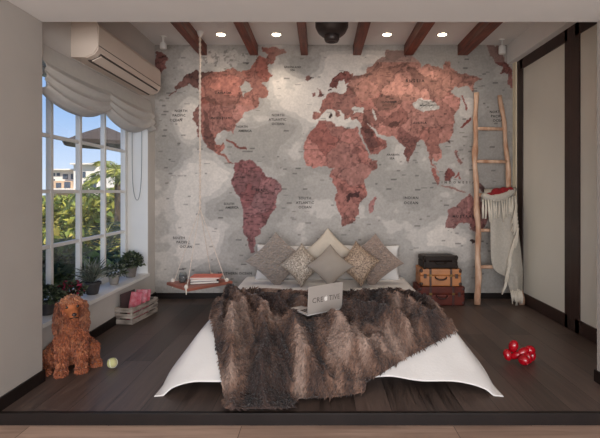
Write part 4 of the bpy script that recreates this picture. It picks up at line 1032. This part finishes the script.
# ears: long, hanging lobes fused into the same continuous skin are built as part of the hair
M_dog = mat('ginger_skin', (150, 84, 46), 0.8, 0.2, 14)
link('body', body, M_dog, t, True)
ears = []
for s_ in (-1, 1):
    bm = bmesh.new()
    ball(bm, dp(0.018, s_ * 0.062, 0.415), (0.018, 0.032, 0.042), 2, Rd)
    ball(bm, dp(0.024, s_ * 0.070, 0.362), (0.018, 0.034, 0.052), 2, Rd)
    ball(bm, dp(0.030, s_ * 0.073, 0.312), (0.018, 0.034, 0.046), 2, Rd)
    e_ = blob('ear', bm, 0.006, 4); link('ear', e_, M_dog, t, True); ears.append(e_)
g = np.random.default_rng(12)
def coat(me, n, L, w, lean, jit, seed, ear=False):
    g = np.random.default_rng(seed); P, N = sample_surface(me, n, g)
    # keep the face short-haired
    fx_ = (P - np.array(dp(0.10, 0.01, 0.395))); face = np.linalg.norm(fx_, axis=1) < 0.062
    P, N = P[~face], N[~face]; n = len(P)
    pal = np.array([(134, 70, 42), (162, 90, 58), (112, 56, 33), (186, 122, 86), (148, 80, 50)], float) * (ear and 0.8 or 1.0)
    c = pal[g.integers(0, 5, n)] * 0.45 + pal[np.clip((vnoise(P[:, 0] * 30 + 90, P[:, 2] * 22 + 50, 5, 3) * 9 - 2).astype(int), 0, 4)] * 0.55
    crown = (P[:, 2] > 0.455)[:, None]; c = np.where(crown, c * 0.6 + np.array((214, 164, 124.)) * 0.4, c)
    wave = np.stack([np.sin(P[:, 2] * 130 + P[:, 0] * 60), np.sin(P[:, 2] * 110 + P[:, 1] * 70), np.zeros(n)], -1) * 0.35
    V_, T_, C_ = strands(P, N + wave, L, w, np.array(lean), jit, lin_np(c), g, 0.6)
    V_[:, 2] = np.maximum(V_[:, 2], 0.002); V_[:, 0] = np.maximum(V_[:, 0], XL + 0.017)
    inp = (V_[:, 1] < 2.69); V_[inp, 0] = np.maximum(V_[inp, 0], -1.677)
    return V_, T_, C_
a = coat(body, 15000, 0.021, 0.0075, (0.05, -0.05, -0.75), 0.30, 1)
M_hair = vcmat('ginger_coat', 0.55, 0.35, 0.1, 40, 0.2)
link('coat', rawmesh('coat', *a), M_hair, t)
for e_ in ears:
    pass
for ob in [c for c in t.children if c.name.startswith('ear')]:
    a = coat(ob.data, 2600, 0.03, 0.007, (0.0, -0.05, -1.1), 0.28, 4, True)
    link('ear_hair', rawmesh('ear_hair', *a), M_hair, ob)
M_eye = mat('dark_eye', (22, 14, 12), 0.12)
for s_ in (-1, 1):
    bm = bmesh.new(); ball(bm, dp(0.079, s_ * 0.029 + 0.004, 0.432), 0.0105, 2); obj('eye', bm, M_eye, t, True)
bm = bmesh.new(); ball(bm, dp(0.134, 0.014, 0.393), (0.015, 0.011, 0.012), 2, Rd); obj('nose', bm, mat('dark_nose', (42, 26, 24), 0.35), t, True)
bm = bmesh.new(); tube(bm, [dp(0.118, -0.012, 0.366), dp(0.131, 0.004, 0.372), dp(0.134, 0.014, 0.377), dp(0.131, 0.024, 0.372), dp(0.118, 0.038, 0.366)], 0.003, 6); obj('mouth', bm, M_eye, t, True)

# ------------------------------------------------------------------ ball, red toy
bp_ = Vector((-1.362, 2.88, 0.034))
bm = bmesh.new(); ball(bm, bp_, 0.033, 4)
t = obj('tennis_ball', bm, mat('ball_felt', (150, 168, 96), 0.85, 0.0, 9, 0.3, 200, rgb2=(192, 178, 138)), None, True); tag(t, 'pale green tennis ball on the floor in front of the dog', 'ball')
bm = bmesh.new()
pts = []
for k in range(41):
    a = 2 * math.pi * k / 40; q = Vector((math.cos(a) + 0.25 * math.cos(3 * a), math.sin(a) - 0.25 * math.sin(3 * a), 1.0 * math.sin(2 * a))).normalized() * 0.0328
    pts.append(bp_ + q)
tube(bm, pts, 0.0016, 5); obj('seam', bm, M_white, t)
M_redg = mat('glossy_red', (158, 8, 24), 0.16, 0.05, 4, spec=0.7)
def toyp(px, py, Y): return at(px, py, Y)
t = thing('red_toy', 'glossy red toy made of rounded lobes lying on the floor', 'toy', (1.33, 2.95, 0))
Yt = 2.98
def lobe(name, c, r, d=None):
    bm = bmesh.new(); q = Vector(d).to_track_quat('Z', 'Y').to_matrix() if d else None
    ball(bm, c, r, 3, q); return obj(name, bm, M_redg, t, True)
lobe('lobe', (1.285, 3.02, 0.115), (0.036, 0.036, 0.05), (0.2, -0.2, 1)); lobe('lobe', (1.235, 3.01, 0.052), (0.032, 0.032, 0.045), (-.2, .3, 1)); lobe('lobe', (1.292, 3.0, 0.050), (0.026, 0.026, 0.05), (0.5, -.4, .4))
lobe('lobe', (1.325, 2.93, 0.042), (0.04, 0.04, 0.046), (0.3, -1, 0.3)); lobe('lobe', (1.345, 2.985, 0.085), (0.03, 0.03, 0.05), (1, .1, .5)); lobe('lobe', (1.405, 3.0, 0.092), (0.036, 0.036, 0.042), (1, .2, -.3)); lobe('lobe', (1.428, 3.02, 0.044), (0.03, 0.03, 0.045), (.1, .2, 1)); lobe('lobe', (1.372, 2.96, 0.044), (0.03, 0.03, 0.044), (-.2, -.2, 1))
bm = bmesh.new(); ball(bm, (1.325, 2.884, 0.030), (0.008, 0.012, 0.008), 1); obj('knot', bm, M_redg, t, True)
t.scale = (0.88, 0.88, 0.88); t.location = (1.362, 2.94, 0.0)

# ------------------------------------------------------------------ outdoors
GZ = -3.0
bm = bmesh.new(); n_ = 40
A = np.zeros((n_, n_, 3))
for i in range(n_):
    for j in range(n_):
        x = -70 + 67.8 * i / (n_ - 1); y = -5 + 95 * j / (n_ - 1); A[i, j] = (x, y, GZ + 0.25 * mnoise.noise(Vector((x * .2, y * .2, 0))))
o = struct(link('ground', gridmesh('ground', A), mat('lawn', (112, 112, 66), 0.95, 0.0, 3, 0.4, 20, rgb2=(82, 90, 52)), None, True)); o['label'] = 'green garden ground outside the window'
def cloud(name, lab, c, rad, n, L, W, pal, seed, trunk=True, cat='shrub', grp='garden bushes outside'):
    g = np.random.default_rng(seed); c = np.array(c, float); rad = np.array(rad, float)
    t_ = thing(name, lab, cat, (c[0], c[1], GZ), grp)
    nb = 9; bc = g.normal(0, .42, (nb, 3)) * rad; k = g.integers(0, nb, n)
    d = g.normal(0, 1, (n, 3)); d /= np.linalg.norm(d, axis=1, keepdims=True)
    P = c + bc[k] + d * rad * .55 * g.uniform(.5, 1, (n, 1))
    pal = np.array(pal, float)
    cols = lin_np(pal[(k + g.integers(0, 2, n)) % len(pal)] * g.uniform(.8, 1.2, (n, 1)))
    V_, F_, C_ = leaf_mesh(P, d + g.normal(0, .6, (n, 3)) + np.array([0, 0, -.3]), L, W, cols, g)
    V_[:, 0] = np.minimum(V_[:, 0], -2.3)
    link('foliage', rawmesh('foliage', V_, F_, C_), M_leaf_out, t_)
    bm = bmesh.new()
    tube(bm, [(c[0], c[1], GZ - .1), (c[0] + .1, c[1], (GZ + c[2]) / 2), (c[0], c[1] + .1, c[2])], [.14, .1, .05], 8)
    for b in bc[:5]: tube(bm, [(c[0], c[1], c[2] - rad[2] * .7), tuple(c + b)], [.05, .02], 6)
    obj('trunk', bm, M_bark, t_, True)
    return t_
M_bark = mat('bark', (96, 78, 60), 0.9, 0.25, 8, 0.5, 30)
GY = [(164, 160, 72), (126, 136, 64), (190, 176, 90), (98, 112, 56)]
GD = [(84, 98, 66), (62, 78, 54), (112, 122, 78)]
GM = [(112, 126, 72), (138, 146, 84), (92, 108, 62)]
YL_ = [(232, 196, 78), (206, 184, 80), (176, 170, 72)]
def out(px, py, Y): return at(px, py, Y)
cloud('bush', 'yellow-green bush in the middle distance outside the left panes', out(62, 226, 16.0), (2.0, .9, .78), 3800, .30, .16, GY, 1)
cloud('bush', 'yellow-green bush in the middle distance outside the centre panes', out(88, 225, 19.2), (2.2, .9, .85), 3800, .30, .16, GY, 2)
cloud('bush', 'mid-green leafy tree below the white building, centre panes', out(97, 204, 25), (2.4, 1.2, .6), 3000, .35, .2, GM, 3)
cloud('bush', 'mid-green leafy tree below the white building, left panes', out(60, 208, 29), (2.6, 1.2, .5), 2600, .35, .2, GM, 4)
cloud('bush', 'golden yellow bush outside the right panes, behind the sill pots', out(122, 250, 12.2), (1.0, .7, .62), 2200, .22, .11, YL_, 5)
cloud('bush', 'yellow-green tall bush outside the right panes', out(117, 222, 13.4), (1.0, .8, .9), 3000, .28, .14, GY, 6)
cloud('bush', 'dark green shrub low outside the centre panes', out(84, 292, 5.6), (0.8, .5, .45), 2600, .20, .09, GD, 7)
cloud('bush', 'dark green shrub low outside the left panes', out(50, 290, 4.6), (0.6, .5, .40), 2200, .20, .09, GD + GM, 8)
cloud('bush', 'dark green shrub low outside the right panes', out(112, 286, 9.9), (.9, .6, .5), 2200, .22, .1, GD, 9)
cloud('bush', 'large yellow-green bush behind the dark palm fronds', out(70, 254, 10.0), (1.9, .9, .75), 3200, .26, .13, GY + GM, 10)
cloud('bush', 'broad green bush far left outside, near the pillar', out(22, 228, 22.5), (2.2, 1.0, 1.0), 2600, .3, .16, GY + GM, 11)
def palm(lab, base, crown, nfr, L, pal, seed, droop=.9):
    g = np.random.default_rng(seed); crown = np.array(crown, float)
    t_ = thing('palm_tree', lab, 'palm tree', (base[0], base[1], GZ), 'palms outside the window')
    bm = bmesh.new(); pts = [Vector((base[0], base[1], GZ - .1)).lerp(Vector(crown), k / 10) for k in range(11)]
    tube(bm, pts, [.16 - .007 * k + .012 * (k % 2) for k in range(11)], 10); obj('trunk', bm, M_bark, t_, True)
    for k in range(nfr):
        az = 2 * math.pi * k / nfr + g.uniform(-.2, .2); el = g.uniform(.1, 1.2)
        d = np.array([math.cos(az) * math.cos(el), math.sin(az) * math.cos(el), math.sin(el)])
        m_ = 26; s_ = np.linspace(0.05, 1, m_)[:, None]
        C = crown + d * s_ * L + np.array([0, 0, -1]) * (s_ ** 2) * L * droop * (.5 + .5 * math.cos(el))
        tg = np.gradient(C, axis=0); tg /= np.linalg.norm(tg, axis=1, keepdims=True)
        sd = np.cross(tg, [0, 0, 1.0]); sd /= np.linalg.norm(sd, axis=1, keepdims=True) + 1e-9
        P = np.concatenate([C, C]); D = np.concatenate([sd + tg * .7 + [0, 0, -.35], -sd + tg * .7 + [0, 0, -.35]])
        ll = np.concatenate([np.sin(np.pi * (s_[:, 0] * .85 + .1))] * 2) * L * .33
        cols = lin_np(np.array(pal, float)[g.integers(0, len(pal), len(P))] * g.uniform(.8, 1.2, (len(P), 1)))
        V_, F_, C_ = leaf_mesh(P, D, ll, L * .032, cols, g, .1, .2)
        bm = bmesh.new(); tube(bm, [tuple(c) for c in C[::4]], [.018 * (1 - .8 * i / 6.5) for i in range(len(C[::4]))], 5)
        me2 = bpy.data.meshes.new('x'); bm.to_mesh(me2); bm.free()
        nv_ = len(me2.vertices); co = np.empty(nv_ * 3, np.float32); me2.vertices.foreach_get('co', co)
        me2.calc_loop_triangles(); tr_ = np.empty(len(me2.loop_triangles) * 3, np.int32); me2.loop_triangles.foreach_get('vertices', tr_)
        V_ = np.concatenate([V_, co.reshape(-1, 3)]); F_ = np.concatenate([F_, tr_.reshape(-1, 3) + len(V_) - nv_]); C_ = np.concatenate([C_, np.tile(lin((120, 124, 70)), (nv_, 1))])
        V_[:, 0] = np.minimum(V_[:, 0], -2.2)
        link('frond', rawmesh('frond', V_, F_, C_), M_leaf_out, t_); bpy.data.meshes.remove(me2)
PYG = [(168, 170, 84), (140, 150, 72), (188, 180, 104)]
p = out(119, 176, 11); palm('yellow-green palm with feathery fronds outside the right panes', (p.x, p.y), p, 17, 1.25, PYG, 1)
p = out(100, 262, 7.0); palm('dark green low palm with arching fronds outside the centre panes', (p.x, p.y), p, 16, 1.35, [(52, 66, 46), (70, 84, 58), (40, 52, 38)], 2, .7)
p = out(112, 206, 21.5); palm('distant green palm between the bushes outside the right panes', (p.x, p.y), p, 14, 1.6, GM, 3)
# white building
M_bw = mat('white_render', (226, 216, 204), 0.9, 0.05, 2); M_bb = mat('beige_render', (196, 164, 134), 0.9, 0.08, 2); M_win = mat('dark_window', (70, 78, 90), 0.25)
YBd = 45.0; kk = YBd / F
t = thing('apartment_building', 'white apartment building beyond the trees outside the window', 'building', (out(78, 200, YBd).x, YBd, GZ))
def blk(name, x0, x1, y0, y1, d0, d1, m):
    a = out(x0, y0, YBd); b = out(x1, y1, YBd)
    bm = boxm(a.x, b.x, YBd + d0, YBd + d1, min(a.z, b.z), max(a.z, b.z)); return obj(name, bm, m, t)
w1 = blk('wing', 50, 79, 170, 250, 0, 8, M_bw); w2 = blk('wing', 79, 103, 165, 250, -1.0, 9, M_bw); w3 = blk('tower', 65.5, 78, 163, 171, 1.5, 6, M_bw)
blk('roof_slab', 49, 80, 169, 170.4, -.6, 8, M_bw); blk('roof_slab', 78.5, 104, 164, 165.4, -1.6, 9, M_bw)
blk('lower_wall', 55, 79, 181, 215, -.8, 0, M_bb); blk('balcony', 61, 79, 188.5, 191, -2.2, 0, M_bw); blk('balcony', 82, 98, 190, 192, -2.6, -1, M_bw)
for (x0, x1, y0, y1, d0) in [(52.5, 55, 173, 176, -.05), (57, 60, 173, 176, -.05), (52.5, 55, 179, 182, -.05), (63, 68, 174, 179, -.05), (71, 76, 174, 179, -.05), (61, 66, 183, 188, -.85), (69, 75, 182, 188, -.85), (68, 71, 165, 168, 1.45), (83, 86, 172, 177, -1.05), (88, 91, 172, 178, -1.05), (96.5, 101.5, 174, 189, -1.05), (83, 87, 181, 186, -1.05), (89, 93, 181, 189, -1.05)]:
    f = blk('window', x0, x1, y0, y1, d0, d0 + .2, M_win)
# thatched parasol
M_thatch = mat('dark_thatch', (74, 62, 54), 0.95, 0.3, 30, 0.6, 60)
p = out(104.5, 127, 9.0)
t = thing('thatched_parasol', 'dark thatched parasol roof outside the upper right panes', 'parasol', (p.x, p.y, GZ))
bm = bmesh.new(); lathe(bm, (p.x, p.y, 0), [(.72, p.z - .40), (.75, p.z - .33), (.4, p.z - .15), (.05, p.z)], 26); obj('canopy', bm, M_thatch, t)
bm = bmesh.new(); tube(bm, [(p.x, p.y, GZ - .1), (p.x, p.y, p.z - .3)], .035, 10); obj('pole', bm, M_bark, t)

# ------------------------------------------------------------------ light
wd = bpy.data.worlds.new('World'); S.world = wd; wd.use_nodes = True
nt = wd.node_tree; bg = nt.nodes['Background']
tc = nt.nodes.new('ShaderNodeTexCoord'); sp = nt.nodes.new('ShaderNodeSeparateXYZ'); nt.links.new(tc.outputs['Generated'], sp.inputs[0])
r = nt.nodes.new('ShaderNodeValToRGB'); nt.links.new(sp.outputs['Z'], r.inputs['Fac'])
r.color_ramp.elements[0].position = 0.0; r.color_ramp.elements[0].color = (*lin((196, 210, 228)), 1)
r.color_ramp.elements[1].position = 0.45; r.color_ramp.elements[1].color = (*lin((104, 142, 200)), 1)
e = r.color_ramp.elements.new(0.16); e.color = (*lin((142, 174, 216)), 1)
nt.links.new(r.outputs['Color'], bg.inputs['Color']); bg.inputs['Strength'].default_value = 1.45
def light(name, typ, loc, rot, energy, color, size=None, size_y=None):
    L = bpy.data.lights.new(name, typ); L.energy = energy; L.color = color
    if typ == 'AREA': L.shape = 'RECTANGLE'; L.size = size; L.size_y = size_y
    o = bpy.data.objects.new(name, L); COL.objects.link(o); o.location = loc; o.rotation_euler = rot
    return o
s = light('sun', 'SUN', (5, -5, 10), (0, 0, 0), 6.5, (1.0, 0.94, 0.84)); s.data.angle = 0.01
s.rotation_euler = Vector((-0.52, 0.58, -0.62)).to_track_quat('-Z', 'Y').to_euler()
light('fill_behind_camera', 'AREA', (0.2, -2.9, 0.95), (math.radians(90), 0, 0), 275, (1.0, 0.99, 0.98), 5.2, 1.9)  # unseen area light added behind the camera to brighten the interior

# ------------------------------------------------------------------ camera
cd = bpy.data.cameras.new('camera'); cam = bpy.data.objects.new('camera', cd); COL.objects.link(cam)
cam.location = (0, 0, CAMZ); cam.rotation_euler = (math.radians(90), 0, 0)
cd.sensor_fit = 'HORIZONTAL'; cd.sensor_width = 36.0; cd.lens = 36.0 * F / 600.0
cd.shift_x = (300 - VX) / 600.0; cd.shift_y = (VY - 219) / 600.0
cd.clip_start = 0.05; cd.clip_end = 300
S.camera = cam
S.view_settings.view_transform = 'Standard'; S.view_settings.look = 'None'; S.view_settings.gamma = 1.0; S.view_settings.exposure = 0.0
S.view_settings.use_curve_mapping = False
S.cycles.use_denoising = True
S.cycles.max_bounces = 8; S.cycles.transparent_max_bounces = 12
